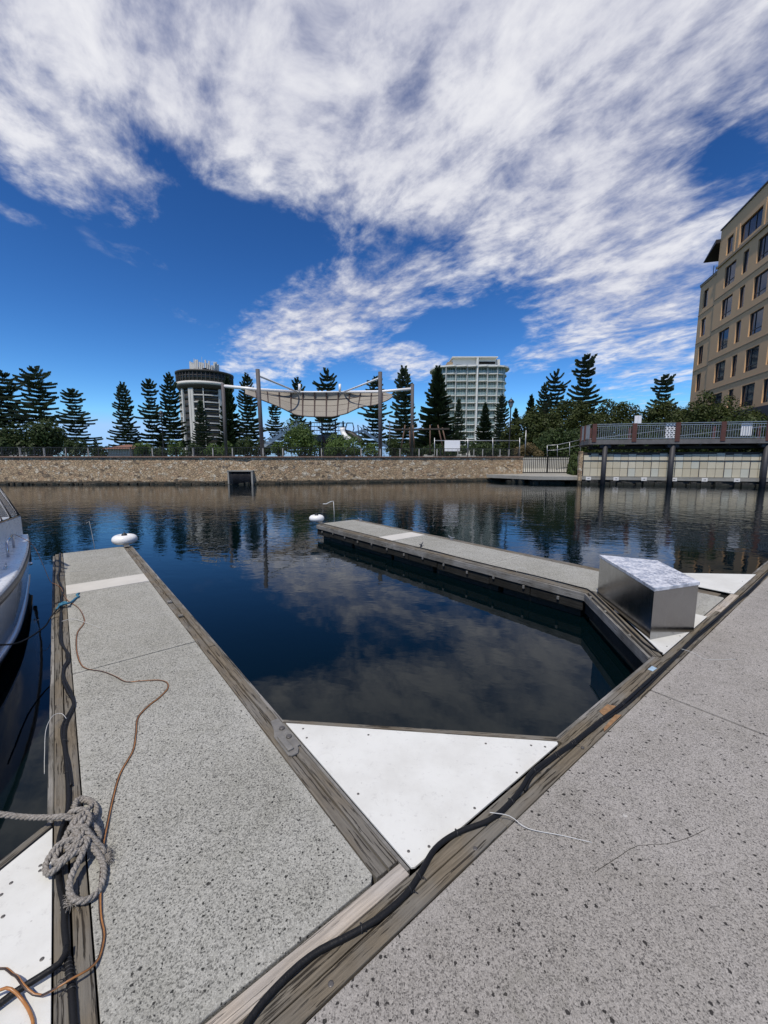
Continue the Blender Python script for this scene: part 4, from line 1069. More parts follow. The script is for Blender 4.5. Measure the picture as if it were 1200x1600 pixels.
# ------------------------------------------------------------------ LANDING, GATE, RAMP, HANDRAIL
ld = thing('landing_slab', 'low concrete landing slab at the water between the stone wall and the timber deck', 'landing')
mb = MB(); mb.prism([(10.2, 40.4), (13.6, 36.3), (17.85, 35.9), (20.2, 44), (14.1, 44), (13.9, 41.9)], 0.34, 0.66, bevel=0.03); mb.done('slab', 'conc_pale', ld)
mb = MB(); r = random.Random(2)
for k in range(26):
    x = r.uniform(11.8, 17.8); y = 36.6 if x > 13.6 else 36.3 + (13.6 - x) * 1.2
    mb.box(x - 0.25, x + 0.25, y + 0.05 + r.uniform(-0.1, 0.2), y + 0.9, -0.4, r.uniform(0.12, 0.33), bevel=0.04)
mb.done('footing', 'float', ld)
gt = thing('metal_gate', 'dark metal barred gate between the stone wall and the timber deck', 'gate')
G0, G1 = W(809, 738, 43.3), W(896, 738, 43.3)
gz0, gz1 = 0.74, W(850, 714, 43.3).z
xm = (G0.x + G1.x) / 2 + 0.15
for a, b in ((G0.x, xm - 0.04), (xm + 0.04, G1.x)):
    lf = MB(); lf.bar((a, 43.3, gz0), (b, 43.3, gz0), 0.09); lf.bar((a, 43.3, gz1), (b, 43.3, gz1), 0.09); lf.bar((a, 43.3, gz1 - 0.28), (b, 43.3, gz1 - 0.28), 0.05)
    for x in (a, b): lf.bar((x, 43.3, gz0 - 0.05), (x, 43.3, gz1 + 0.05), 0.09)
    lf = lf.done('leaf_frame', 'black_steel', gt)
    mb = MB(); n = 15
    for k in range(1, n): mb.bar((a + (b - a) * k / n, 43.3, gz0), (a + (b - a) * k / n, 43.3, gz1), 0.05)
    mb.done('bars', 'black_steel', lf)
rm = MB().quad((14.1, 43.9, 0.64), (20.4, 43.9, 0.64), (21.4, 46.45, 1.1), (14.1, 46.45, 1.1)).done('ramp', 'conc_ramp'); struct(rm)
rw = MB(); rw.box(14.0, 14.25, 43.4, 46.6, -0.5, 2.35); rw.box(14.25, 21.6, 46.3, 46.5, 0.5, 2.30); rw.prism([(17.78, 36.9), (17.98, 36.9), (19.95, 43.0), (21.7, 46.3), (21.5, 46.3), (19.75, 43.0)], -0.5, 2.40); tag(rw.done('retaining_wall', 'conc_ramp'), 'plain pale concrete wall behind the barred gate', 'wall')
hr = thing('handrail', 'galvanised two-bar handrail rising beside the ramp behind the gate', 'handrail')
mb = MB()
hp = [(855, 696, 714), (871, 695, 714), (890, 691, 712), (907, 687, 710)]
for px, t_, b_ in hp: mb.tube([W(px, t_, 45), W(px, b_, 45)], 0.035, 8)
mb.done('post', 'galv', hr)
mb = MB(); mb.tube([W(px, t_, 45) for px, t_, b_ in hp], 0.03, 8); mb.tube([W(px, t_ + 8, 45) for px, t_, b_ in hp], 0.025, 8); mb.done('rail', 'galv', hr)


# ------------------------------------------------------------------ TIMBER DECK ON THE RIGHT
E0, E1 = Vector((17.3, 35.2)), Vector((31.2, 31.7)); ed = (E1 - E0).normalized(); en = Vector((-ed.y, ed.x))   # en points inland
DEL = 30.0; dang = math.atan2(ed.y, ed.x)
deck = thing('timber_deck', 'raised timber boardwalk with red-brown posts and dark piles over the water', 'boardwalk', (E0.x, E0.y, 0), dang)
DZ0, DZ1 = 3.42, 3.80
MB().prism([(0.36, 0.06), (DEL, 0.06), (DEL, 5.2), (1.0, 5.2), (0.31, 3.0), (0.31, 1.0)], DZ1 - 0.06, DZ1 - 0.01).done('decking', 'deck_timber', deck)
MB().box(0.33, DEL, -0.05, 0.05, DZ0, DZ1, bevel=0.01).done('front_beam', 'deck_timber', deck)
MB().prism([(0.35, 0.055), (0.25, 0.055), (0.20, 1.0), (0.20, 3.05), (0.90, 5.2), (1.0, 5.2), (0.30, 3.0), (0.30, 1.0)], DZ0, DZ1).done('end_beam', 'deck_timber', deck)
mb = MB()
for k in range(15): mb.box(k * 2.0 + 0.5, k * 2.0 + 0.62, 0.06, 5.0, DZ0 - 0.12, DZ1 - 0.07)
mb.box(0.5, DEL, 0.9, 1.15, DZ0 - 0.35, DZ0 - 0.13); mb.box(1.0, DEL, 3.8, 4.0, DZ0 - 0.35, DZ0 - 0.13)
mb.done('joists', 'deck_dark', deck)


def dloc(px, Yg=34.0, off=0.0):
    """distance along the deck edge at which the line of sight px crosses it"""
    d = ray(px, 715); o = E0 + en * off
    den = d.x * ed.y - d.y * ed.x
    t = (o.x * ed.y - o.y * ed.x) / den
    q = Vector((d.x * t, d.y * t)) - o
    return q.dot(ed)


for px in (943.5, 1048, 1194):
    s_ = dloc(px, off=0.4)
    mb = MB(); mb.tube([(s_, 0.22, -1), (s_, 0.22, DZ0 - 0.05)], 0.20, 14); mb.done('pile', 'pile_paint', deck)
    mb = MB(); mb.box(s_ - 0.42, s_ + 0.42, 0.1, 0.7, DZ0 - 0.30, DZ0 - 0.02, bevel=0.02); mb.done('pile_cap', 'pile_paint', deck)
RT = 5.12
posts = [dloc(px) for px in (926, 988, 1055, 1125.5, 1196)]
posts += [posts[-1] + 3.4 * k for k in range(1, 5)]
for k, s_ in enumerate(posts): MB().box(s_ - 0.17, s_ + 0.17, -0.09, 0.10, DZ1 - 0.2, RT + 0.02, bevel=0.02).done('rail_post', 'red_post', deck)
mb = MB()
for s0, s1 in zip(posts, posts[1:]):
    for z in (RT - 0.02, RT - 0.17, DZ1 + 0.09): mb.bar((s0 + 0.17, 0, z), (s1 - 0.17, 0, z), 0.045)
    n = int((s1 - s0) / 0.16)
    for i in range(1, n): mb.bar((s0 + (s1 - s0) * i / n, 0, DZ1 + 0.09), (s0 + (s1 - s0) * i / n, 0, RT - 0.17), 0.022)
mb.done('front_railing', 'galv', deck)
for (xa, ya) in ((0.25, 1.5), (0.25, 3.0)): MB().box(xa - 0.1, xa + 0.1, ya - 0.1, ya + 0.1, DZ1 - 0.1, RT).done('rail_post', 'red_post', deck)
mb = MB(); mb.bar((0.36, 0.1, RT - 0.02), (0.25, 3.0, RT - 0.02), 0.05); mb.bar((0.36, 0.1, DZ1 + 0.1), (0.25, 3.0, DZ1 + 0.1), 0.05)
for (xa, ya, xb, yb) in ((0.33, 0.2, 0.26, 1.38), (0.26, 1.62, 0.26, 2.88)): mb.b.faces.new([mb.b.verts.new(q) for q in ((xa, ya, DZ1 + 0.12), (xb, yb, DZ1 + 0.12), (xb, yb, RT - 0.08), (xa, ya, RT - 0.08))])
mb.done('end_railing', 'grey_post', deck)
mb = MB()                                                # rear railing and sloping hand rail
for z in (RT - 0.05, RT - 0.22, DZ1 + 0.1): mb.bar((1.0, 4.9, z), (DEL, 4.9, z), 0.04)
for k in range(160): mb.bar((1.1 + k * 0.18, 4.9, DZ1 + 0.1), (1.1 + k * 0.18, 4.9, RT - 0.2), 0.02)
mb.done('rear_railing', 'dark_steel', deck)
for k in range(8): MB().box(1.3 + k * 3.4, 1.5 + k * 3.4, 4.82, 4.98, DZ1 - 0.05, RT - 0.02).done('rear_post', 'red_post', deck)
mb = MB(); mb.bar((0.6, 1.6, DZ1 + 0.15), (7.6, 1.6, RT - 0.35), 0.045); mb.bar((7.2, 1.8, DZ1 + 0.3), (14.5, 1.8, RT - 0.2), 0.045); mb.done('sloping_rail', 'galv', deck)
sp = thing('sign', 'small plain white sign on a pole above the boardwalk railing', 'sign', (E0.x, E0.y, 0), dang)
s_ = dloc(992, off=0.5)
za = W(992, 659, 33).z; zb = W(992, 646, 33).z
mb = MB(); mb.box(s_ - 0.26, s_ - 0.01, 0.48, 0.51, za, zb, bevel=0.005); mb.box(s_ + 0.01, s_ + 0.26, 0.48, 0.51, za + 0.02, zb, bevel=0.005); mb.done('board', 'sign', sp)
MB().tube([(s_, 0.55, DZ1), (s_, 0.55, zb + 0.03)], 0.03, 8).done('pole', 'galv', sp)
s0, s1 = dloc(1036), dloc(1051.5)
lt = thing('lattice_panel', 'white lattice panel with rows of slots on the boardwalk railing', 'panel', (E0.x, E0.y, 0), dang)
MB().box(s0, s1, 0.06, 0.09, DZ1 + 0.12, RT - 0.06).done('backing', 'hole', lt)
mb = MB(); n = 7
for k in range(n + 1):
    z = DZ1 + 0.12 + (RT - 0.18 - DZ1) * k / n; mb.box(s0, s1, 0.02, 0.05, z - 0.035, z + 0.035)
for k in range(n):
    z = DZ1 + 0.12 + (RT - 0.18 - DZ1) * (k + 0.5) / n
    for j in range(3):
        x = s0 + (s1 - s0) * (j + (0.25 if k % 2 else 0.55)) / 3; mb.box(x - 0.05, x + 0.05, 0.022, 0.05, z - 0.05, z + 0.05)
mb.done('slats', 'sign', lt)
s0, s1 = dloc(1154), dloc(1171)
wb = thing('white_board', 'ribbed white board tied behind the boardwalk railing near the tan building', 'board', (E0.x, E0.y, 0), dang)
mb = MB()
for k in range(6): mb.box(s0 + (s1 - s0) * k / 6 + 0.012, s0 + (s1 - s0) * (k + 1) / 6 - 0.012, 0.06, 0.10, DZ1 + 0.22, RT - 0.10, bevel=0.01)
mb.box(s0, s1, 0.10, 0.12, DZ1 + 0.25, RT - 0.15); mb.done('panel', 'sign', wb)

# the wall of cream panels behind the piles
pw = thing('panelled_wall', 'cream panelled wall with thin battens below the boardwalk', 'wall', (E0.x, E0.y, 0), dang)
PY = 0.52; p0 = dloc(912, off=PY); NP = 46; PWD = 0.585
mb = MB(); r = random.Random(9)
zs = [0.70, 1.40, 2.03, 2.62]
for k in range(NP):
    for j in range(3):
        top = zs[j + 1] + (r.uniform(-0.12, 0.06) if j == 2 else 0)
        mb.box(p0 + k * PWD + 0.015, p0 + (k + 1) * PWD - 0.015, PY - 0.02 + r.uniform(-0.006, 0.006), PY + 0.05, zs[j] + 0.015, top - 0.015)
mb.done('panels', 'panel', pw)
MB().box(p0 - 0.1, p0 + NP * PWD, PY + 0.03, PY + 0.4, -0.8, 2.75).done('backing', 'deck_dark', pw)
mb = MB()
for k in range(0, NP, 3): mb.box(p0 + k * PWD - 0.02, p0 + k * PWD + 0.02, PY - 0.08, PY - 0.03, 0.66, 2.05)
mb.box(p0, p0 + NP * PWD, PY - 0.075, PY - 0.035, 2.05, 2.09); mb.done('battens', 'dark_steel', pw)
mb = MB(); mb.box(p0 - 0.1, p0 + NP * PWD, PY - 0.16, PY, 0.40, 0.60, bevel=0.01); mb.box(p0 - 0.1, p0 + NP * PWD, PY - 0.13, PY, 0.62, 0.69); mb.done('waling_beam', 'conc_pale', pw)
mb = MB(); r = random.Random(12)
for k in range(90):
    x = p0 + r.uniform(0, 26); mb.box(x - 0.2, x + 0.2, PY - 0.1 - r.uniform(0, 0.3), PY, -0.5, r.uniform(0.1, 0.36), bevel=0.04)
mb.done('toe_stones', 'float', pw)
pd0 = None
for k, px in enumerate((921.5, 965, 1009, 1056.5, 1104.5, 1155.5)):
    s_ = dloc(px, off=PY - 0.18)
    lab = ('first', 'second', 'third', 'fourth', 'fifth', 'sixth')[k] + ' white fender pad from the left below the cream panels'
    pos = E0 + ed * s_ + en * (PY - 0.18)
    if pd0 is None:
        pd0 = thing('fender_pad', lab, 'fender pad', (pos.x, pos.y, 0.50), dang, 'white fender pads under the boardwalk')
        MB().box(-0.21, 0.21, -0.03, 0.02, -0.14, 0.14, bevel=0.01).done('pad', 'pad', pd0)
        mb = MB(); mb.box(-0.09, 0.03, -0.036, -0.032, -0.018, 0.018)
        v = [mb.b.verts.new(q) for q in ((0.03, -0.034, -0.05), (0.10, -0.034, 0.0), (0.03, -0.034, 0.05))]; mb.b.faces.new(v)
        mb.done('arrow_mark', 'black_steel', pd0)
    else: dup(pd0, (pos.x, pos.y, 0.50), lab, pd0['group'], dang)
cc_ = thing('end_column', 'narrow stone column at the left end of the cream panels', 'column', (E0.x, E0.y, 0), dang)
MB().box(p0 - 0.36, p0 - 0.10, PY - 0.2, PY + 0.4, -0.5, 2.85, bevel=0.02).done('shaft', 'stone', cc_)


# ------------------------------------------------------------------ FOLIAGE BUILDERS
def leaf_quad(mb, p, n, size, rng, asp=0.55):
    t = n.cross(Vector((rng.uniform(-1, 1), rng.uniform(-1, 1), rng.uniform(-1, 1))))
    if t.length < 1e-3: t = Vector((1, 0, 0))
    t.normalize(); b = n.cross(t).normalized()
    s_ = size * rng.uniform(0.6, 1.3)
    v = [mb.b.verts.new(q) for q in (p - t * s_, p - b * s_ * asp, p + t * s_, p + b * s_ * asp)]
    mb.b.faces.new(v)


def shrub(name, label, cat, c, rx, ry, rz_, n, size, m, seed, group=None, lumps=14, trunk=True, flat=0.35):
    rng = random.Random(seed)
    t = thing(name, label, cat, (c[0], c[1], c[2]), 0, group)
    cl = []
    for k in range(lumps):
        a = rng.uniform(0, 2 * PI); e = math.asin(rng.uniform(-0.25, 1.0)); rr = rng.uniform(0.35, 0.80)
        cl.append((Vector((math.cos(a) * math.cos(e) * rx * rr, math.sin(a) * math.cos(e) * ry * rr, math.sin(e) * rz_ * rr + rz_ * flat)), rng.uniform(0.30, 0.46)))
    if lumps > 30:                                       # dense wind-clipped crown: many small cushions over a full core
        cl = [(Vector((0, 0, rz_ * 0.30)), 0.62), (Vector((rx * 0.35, 0, rz_ * 0.25)), 0.50), (Vector((-rx * 0.35, 0, rz_ * 0.25)), 0.50)]
        for k in range(lumps * 2):
            a = rng.uniform(0, 2 * PI); e = math.asin(rng.uniform(-0.2, 1.0)); rr = rng.uniform(0.70, 0.92)
            cl.append((Vector((math.cos(a) * math.cos(e) * rx * rr, math.sin(a) * math.cos(e) * ry * rr, math.sin(e) * rz_ * rr + rz_ * flat * 0.6)), rng.uniform(0.15, 0.24)))
    mb = MB()
    for k in range(n):
        q, s_ = rng.choice(cl)
        d = Vector((rng.gauss(0, 1), rng.gauss(0, 1), rng.gauss(0, 1) + 0.25)).normalized()
        rad = rng.uniform(0.45, 1.0) ** 0.5
        p = q + Vector((d.x * rx, d.y * ry, d.z * rz_)) * s_ * rad
        if p.z < 0.02: p.z = rng.uniform(0.02, 0.3)
        nn = (d + Vector((rng.gauss(0, 0.33), rng.gauss(0, 0.33), rng.gauss(0, 0.33)))).normalized()
        leaf_quad(mb, p, nn, size, rng)
    mb.done('foliage', m, t, recalc=False)
    if trunk:
        mb = MB()
        for k in range(5):
            q = cl[k][0]; mb.tube([(rng.uniform(-.1, .1) * rx, rng.uniform(-.1, .1) * ry, 0), q * 0.5, q], [0.05 * rz_, 0.035 * rz_, 0.015 * rz_], 6)
        mb.done('trunk', 'bark', t)
    return t


def pine_proto(seed, dense_=1.0, droop=0.0, mtl='pine', bare=0.10, prof=None, levels=24):
    """a Norfolk Island pine one unit tall and one unit in half width, branches in whorls"""
    rng = random.Random(seed); mb = MB(); tb = MB()
    tb.tube([(0, 0, 0), (0, 0, 0.5), (0, 0, 0.99)], [0.016, 0.011, 0.003], 8)
    for i in range(levels):
        f = i / (levels - 1); z = bare + (0.975 - bare) * f + rng.uniform(-0.006, 0.006)
        Lm = prof(f) if prof else (0.86 + 0.14 * math.sin(f * 9)) * (1 - f) ** 0.62 + 0.07
        nb = rng.choice((6, 7, 8, 8)); a0 = rng.uniform(0, 2 * PI)
        for j in range(nb):
            if rng.random() > 0.93 * dense_ + 0.05: continue
            a = a0 + 2 * PI * j / nb + rng.uniform(-0.15, 0.15); L = Lm * rng.uniform(0.60, 1.15)
            d = Vector((math.cos(a), math.sin(a), 0)); side = Vector((-d.y, d.x, 0))
            rise = (0.012 + 0.028 * f) * rng.uniform(-0.1, 1.5) - droop * (1 - f)
            def P_(t): return d * (L * t) + Vector((0, 0, z - 0.009 * math.sin(t * PI) + rise * t * t))
            tb.tube([P_(0), P_(0.5), P_(0.95)], [0.004, 0.003, 0.001], 3, cap=False)
            n = max(5, int(14 * L * dense_) + 3)
            for k in range(n):
                t = (k + 0.7) / n; p = P_(t); w_ = 0.20 * (1.10 - 0.60 * t) * rng.uniform(0.7, 1.2) * (0.45 + 0.55 * Lm)
                for sg in (-1, 1):
                    q = p + side * sg * w_ + d * w_ * 0.55 + Vector((0, 0, 0.014 + 0.01 * rng.random()))
                    m_ = p + d * 0.035 + Vector((0, 0, 0.008))
                    v = [mb.b.verts.new(x) for x in (p - Vector((0, 0, 0.006)), m_ + side * sg * w_ * 0.3, q, p + side * sg * w_ * 0.45 - d * 0.012 + Vector((0, 0, -0.003)))]
                    mb.b.faces.new(v)
                v = [mb.b.verts.new(x) for x in (p - d * 0.03, p + d * 0.09 + Vector((0, 0, 0.0)), p + d * 0.10 + Vector((0, 0, 0.026)), p - d * 0.02 + Vector((0, 0, 0.018)))]
                mb.b.faces.new(v)
    # the tip
    for k in range(14):
        a = rng.uniform(0, 2 * PI); zz = rng.uniform(0.93, 1.0)
        mb.b.faces.new([mb.b.verts.new(q) for q in (Vector((0, 0, zz)), Vector((math.cos(a) * 0.04, math.sin(a) * 0.04, zz + 0.012)), Vector((math.cos(a) * 0.10, math.sin(a) * 0.10, zz + 0.006)), Vector((math.cos(a) * 0.05, math.sin(a) * 0.05, zz - 0.008)))])
    return mb, tb, mtl


def broad(f): return 0.12 + 0.92 * (math.sin(min(1, (1 - f) * 4.5) * PI / 2)) * (0.74 + 0.26 * math.sin(f * 13 + 2.2)) * (1 - 0.12 * f)
def tiered(f): return (0.10 + 0.98 * (1 - f) ** 0.5) * (0.72 + 0.34 * math.sin(f * 15 + 0.5))
def conical(f): return 0.05 + 0.97 * (1 - f) ** 0.85


protos = {}
specs = {'loose': dict(seed=1, dense_=0.95, prof=tiered, levels=20, bare=0.16), 'broad': dict(seed=2, dense_=0.92, prof=broad, levels=19, bare=0.14),
         'cone': dict(seed=3, dense_=1.0, prof=conical, levels=24, bare=0.08), 'column': dict(seed=4, dense_=1.0, levels=24, bare=0.08),
         'dense': dict(seed=5, dense_=1.8, prof=conical, levels=34, bare=0.05, mtl='pine_dense')}
PG = 'Norfolk pines beyond the quay'


def pine(kind, px, top, base, half, Y, label):
    b = W(px, 713, Y); zt = W(px, top, Y).z; h = zt - 2.3; hw = 1.12 * half / 638.0 * Y
    sc = (hw, hw, h); rz = random.uniform(0, 6.28)
    if kind not in protos:
        mb, tb, mtl = pine_proto(**specs[kind])
        t = thing('norfolk_pine', label, 'tree', (b.x, Y, 2.3), rz, PG); t.scale = sc
        mb.done('crown', mtl, t, recalc=False); tb.done('trunk', 'bark', t); protos[kind] = t
    else: dup(protos[kind], (b.x, Y, 2.3), label, PG, rz, sc)


PINES = [('broad', -8, 600, 34, 88, 'pine cut off by the left edge of the picture'),
         ('broad', 21, 584, 33, 92, 'leftmost whole pine, open broad crown, beside the tallest left pine'),
         ('broad', 68, 576, 35, 90, 'tallest pine of the left group, crown flattened at the top'),
         ('loose', 122, 609, 30, 80, 'lopsided open pine standing alone left of the wide sky gap'),
         ('cone', 151, 686, 7, 190, 'tiny distant pine in the sky gap above the brown roof'),
         ('column', 200, 602, 22, 96, 'first full pine to the right of the wide sky gap'),
         ('loose', 241, 594, 23, 98, 'middle pine of the three left of the round tower'),
         ('column', 272, 587, 23, 100, 'pine touching the left side of the round tower'),
         ('cone', 318, 626, 17, 92, 'small pine in front of the pale face of the round tower'),
         ('dense', 361, 592, 20, 84, 'dark pine covering the right side of the round tower'),
         ('column', 391, 588, 24, 96, 'pine just left of the left sail mast'),
         ('loose', 431, 632, 20, 110, 'short pine under the left end of the shade sail'),
         ('column', 467, 594, 24, 112, 'pine whose tip shows above the left part of the shade sail'),
         ('broad', 512, 579, 23, 108, 'broad-topped pine rising behind the middle of the shade sail'),
         ('loose', 586, 590, 26, 104, 'pine behind the right sail mast'),
         ('column', 630, 578, 28, 96, 'tall pine between the right sail mast and the dark dense pine'),
         ('dense', 682, 577, 34, 78, 'large dark dense pine left of the white hotel'),
         ('cone', 715, 624, 15, 92, 'small thin pine in front of the white hotel, left of centre'),
         ('dense', 756, 632, 17, 88, 'dark pine in front of the lower right of the white hotel'),
         ('column', 781, 620, 18, 92, 'pine beside the street lantern right of the white hotel'),
         ('dense', 803, 640, 14, 110, 'half hidden pine just right of the street lantern'),
         ('dense', 826, 620, 17, 100, 'low dark pine left of the row behind the big shrubs'),
         ('column', 846, 603, 19, 102, 'second pine of the row behind the big shrubs'),
         ('broad', 862, 582, 22, 98, 'rounded pine left of the tall one behind the big shrubs'),
         ('loose', 906, 556, 33, 86, 'tallest pine rising behind the big shrubs on the right'),
         ('loose', 1028, 587, 30, 92, 'pine between the tall one and the tan building'),
         ('cone', 1078, 597, 12, 96, 'pine half hidden by the edge of the tan building')]
for p in PINES: pine(p[0], p[1], p[2], 0, p[3], p[4], p[5])


def bush_at(px0, px1, top, Y, m, seed, label, n=2600, size=0.16, name='bush', lumps=14, group=None, base=2.3, cat='bush', depth=None, ztop=None):
    a, b = W(px0, 713, Y), W(px1, 713, Y); zt = W((px0 + px1) / 2, top, Y).z
    h = zt - base; rx = (b.x - a.x) / 2
    return shrub(name, label, cat, ((a.x + b.x) / 2, Y, base), rx * (1.32 if name == 'large_shrub' else 1.08), depth or rx, h * 0.78, n, size, m, seed, group, lumps)


BG = 'bushes behind the railing'
bush_at(440, 500, 660, 43, 'bush', 31, 'round light green bush in front of the playground stairs', 6500, 0.10, lumps=22, group=BG)
bush_at(498, 570, 681, 43, 'bush', 32, 'lower green bush in front of the playground deck', 5200, 0.10, lumps=18, group=BG)
bush_at(425, 447, 690, 42, 'bush', 33, 'small green bush beside the left sail mast', 1500, 0.09, group=BG)
bush_at(560, 600, 692, 43.5, 'bush', 34, 'flat green bush below the right slide', 1800, 0.09, group=BG)
bush_at(602, 632, 683, 60, 'bush_dark', 35, 'small dark bush right of the right sail mast', 1200, 0.14, group=BG)
DG = 'dark broad trees on the far left'
bush_at(-30, 50, 662, 66, 'bush_dark', 41, 'broad dark tree at the left edge under the pines', 5000, 0.22, 'dark_tree', 20, DG, cat='tree')
bush_at(42, 110, 652, 68, 'bush_dark', 42, 'dark tree below the tallest left pine', 5000, 0.22, 'dark_tree', 20, DG, cat='tree')
bush_at(102, 142, 688, 60, 'bush_dark', 43, 'low dark bush under the lopsided pine', 1800, 0.18, group=DG)
bush_at(142, 180, 694, 90, 'bush_dark', 44, 'far low green bush in the sky gap', 900, 0.24, group=DG)
bush_at(205, 240, 690, 70, 'bush', 45, 'light bush below the first pine right of the sky gap', 1600, 0.18, group=BG)
bush_at(238, 262, 694, 66, 'bush_dark', 46, 'dark bush at the foot of the middle pine', 1200, 0.16, group=BG)
bush_at(264, 292, 688, 60, 'bush', 47, 'light bush at the left foot of the round tower', 1600, 0.14, group=BG)
bush_at(288, 325, 691, 64, 'bush_dark', 48, 'dark bush before the base of the round tower', 1600, 0.16, group=BG)
bush_at(325, 372, 690, 62, 'bush', 49, 'low light bush right of the round tower base', 1800, 0.15, group=BG)
bush_at(370, 405, 684, 60, 'bush_dark', 50, 'dark bush left of the left sail mast', 1800, 0.15, group=BG)
bush_at(395, 430, 690, 62, 'bush_dark', 51, 'dark bush behind the left sail mast', 1600, 0.15, group=BG)
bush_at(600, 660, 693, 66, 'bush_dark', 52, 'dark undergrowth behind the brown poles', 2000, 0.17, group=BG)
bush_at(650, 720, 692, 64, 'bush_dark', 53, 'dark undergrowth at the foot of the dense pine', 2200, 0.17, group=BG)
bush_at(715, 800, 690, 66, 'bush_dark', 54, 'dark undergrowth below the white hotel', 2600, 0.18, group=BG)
bush_at(800, 850, 692, 49, 'brownhedge', 55, 'low brown dry hedge left of the gate', 3800, 0.09, 'hedge', 16, cat='hedge')
HG = 'big coastal shrubs on the right'
bush_at(796, 880, 634, 58, 'hedge', 61, 'leftmost big olive green shrub beside the street lantern', 15300, 0.17, 'large_shrub', 34, HG, cat='shrub')
bush_at(838, 935, 617, 62, 'hedge', 62, 'tallest big olive green shrub behind the ramp', 18700, 0.17, 'large_shrub', 38, HG, cat='shrub')
bush_at(915, 1010, 621, 60, 'hedge', 63, 'big shrub behind the left end of the boardwalk', 17000, 0.17, 'large_shrub', 34, HG, cat='shrub')
bush_at(985, 1075, 624, 58, 'hedge', 64, 'big shrub behind the lattice panel of the boardwalk', 15300, 0.17, 'large_shrub', 34, HG, cat='shrub')
bush_at(1045, 1150, 613, 44, 'hedge', 65, 'rightmost big shrub in front of the tan building', 16150, 0.13, 'large_shrub', 34, HG, cat='shrub')
bush_at(1115, 1200, 638, 40.5, 'hedge', 66, 'low shrub at the foot of the tan building above the boardwalk', 8500, 0.12, 'large_shrub', 24, HG, cat='shrub')
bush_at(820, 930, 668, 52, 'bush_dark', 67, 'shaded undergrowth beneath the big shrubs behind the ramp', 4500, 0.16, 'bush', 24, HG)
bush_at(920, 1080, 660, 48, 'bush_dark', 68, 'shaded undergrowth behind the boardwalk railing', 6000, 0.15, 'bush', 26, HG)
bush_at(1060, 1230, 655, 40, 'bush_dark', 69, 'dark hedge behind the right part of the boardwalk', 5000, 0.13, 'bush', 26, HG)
iv = shrub('ivy', 'green ivy covering the wall end right of the gate', 'climbing plant', (18.75, 40.4, 0.45), 0.40, 2.9, 1.75, 9000, 0.09, 'ivy', 71, None, 40, False, 0.45)
iv.rotation_euler = (0, 0, -0.31)


# ------------------------------------------------------------------ SHADE SAIL WITH MASTS
sail = thing('shade_sail', 'large beige shade sail with dark grid lines hung between masts over the playground', 'shade sail')


def sail_pt(s_, t):
    """s along the sail, t from the high rear edge to the hanging front edge"""
    topx = [(0.0, 383, 603), (0.08, 400, 607), (0.35, 465, 613), (0.65, 537, 613), (0.92, 597, 613), (1.0, 613, 616)]
    bot = [(0.0, 383, 615), (0.14, 416, 627), (0.25, 442, 638), (0.34, 462, 648), (0.42, 482, 650.5), (0.58, 520, 651), (0.68, 541, 646), (0.78, 562, 636), (0.88, 588, 632), (0.96, 606, 625), (1.0, 613, 620)]
    def ip(tab):
        for (a, x0, y0), (b, x1, y1) in zip(tab, tab[1:]):
            if a <= s_ <= b:
                k = (s_ - a) / (b - a); return x0 + (x1 - x0) * k, y0 + (y1 - y0) * k
    x0, y0 = ip(topx); x1, y1 = ip(bot)
    t2 = t
    Y = 53 - 5.5 * t + 2.2 * math.sin(PI * t) * math.sin(PI * s_)
    return W(x0 + (x1 - x0) * t, y0 + (y1 - y0) * t2, Y)


mb = MB(); NS, NTt = 48, 12
g = [[mb.b.verts.new(sail_pt(i / NS, j / NTt)) for j in range(NTt + 1)] for i in range(NS + 1)]
for i in range(NS):
    for j in range(NTt): f = mb.b.faces.new((g[i][j], g[i + 1][j], g[i + 1][j + 1], g[i][j + 1])); f.smooth = True
o = mb.done('cloth', 'sail', sail); md = o.modifiers.new('thickness', 'SOLIDIFY'); md.thickness = 0.03
mb = MB(); off = Vector((0, -0.12, -0.05))
for k in range(1, 13): mb.tube([sail_pt(k / 13, j / 10) + off for j in range(11)], 0.10, 5)
for t in (0.28, 0.55, 0.80, 1.0): mb.tube([sail_pt(i / 40, t) + off for i in range(41)], 0.055, 5)
mb.done('webbing', 'sail_line', sail)
mb = MB()
mb.tube([W(347, 603, 50), W(400, 608.5, 51), W(465, 612.5, 53)], 0.19, 10); mb.tube([W(465, 612.5, 53), W(537, 612.5, 53)], 0.11, 8)
mb.tube([W(645, 607.5, 50), W(594, 612, 51.5), W(537, 612.5, 53)], 0.17, 10)
mb.done('boom', 'white_paint', sail)
mb = MB(); mb.tube([W(404, 587, 40), W(465, 612.5, 53)], 0.10, 10); mb.tube([W(593, 591, 41), W(537, 612.5, 53)], 0.10, 10); mb.done('diagonal_strut', 'white_paint', sail)
for px in (468, 531): MB().tube([W(px, 613, 53), W(px, 600, 53)], 0.16, 8).done('short_mast', 'white_paint', sail)
for k, (px, top, Y, rr, lab) in enumerate(((402.5, 577, 38.2, 0.19, None), (594, 581, 40.0, 0.19, None), (348, 599, 50, 0.2, None), (644.5, 600, 50, 0.2, None))):
    a = W(px, top, Y); MB().tube([(a.x + (0.14 if k == 0 else 0), Y, 2.3), (a.x, Y, a.z)], rr, 14).done('mast', 'mast', sail)

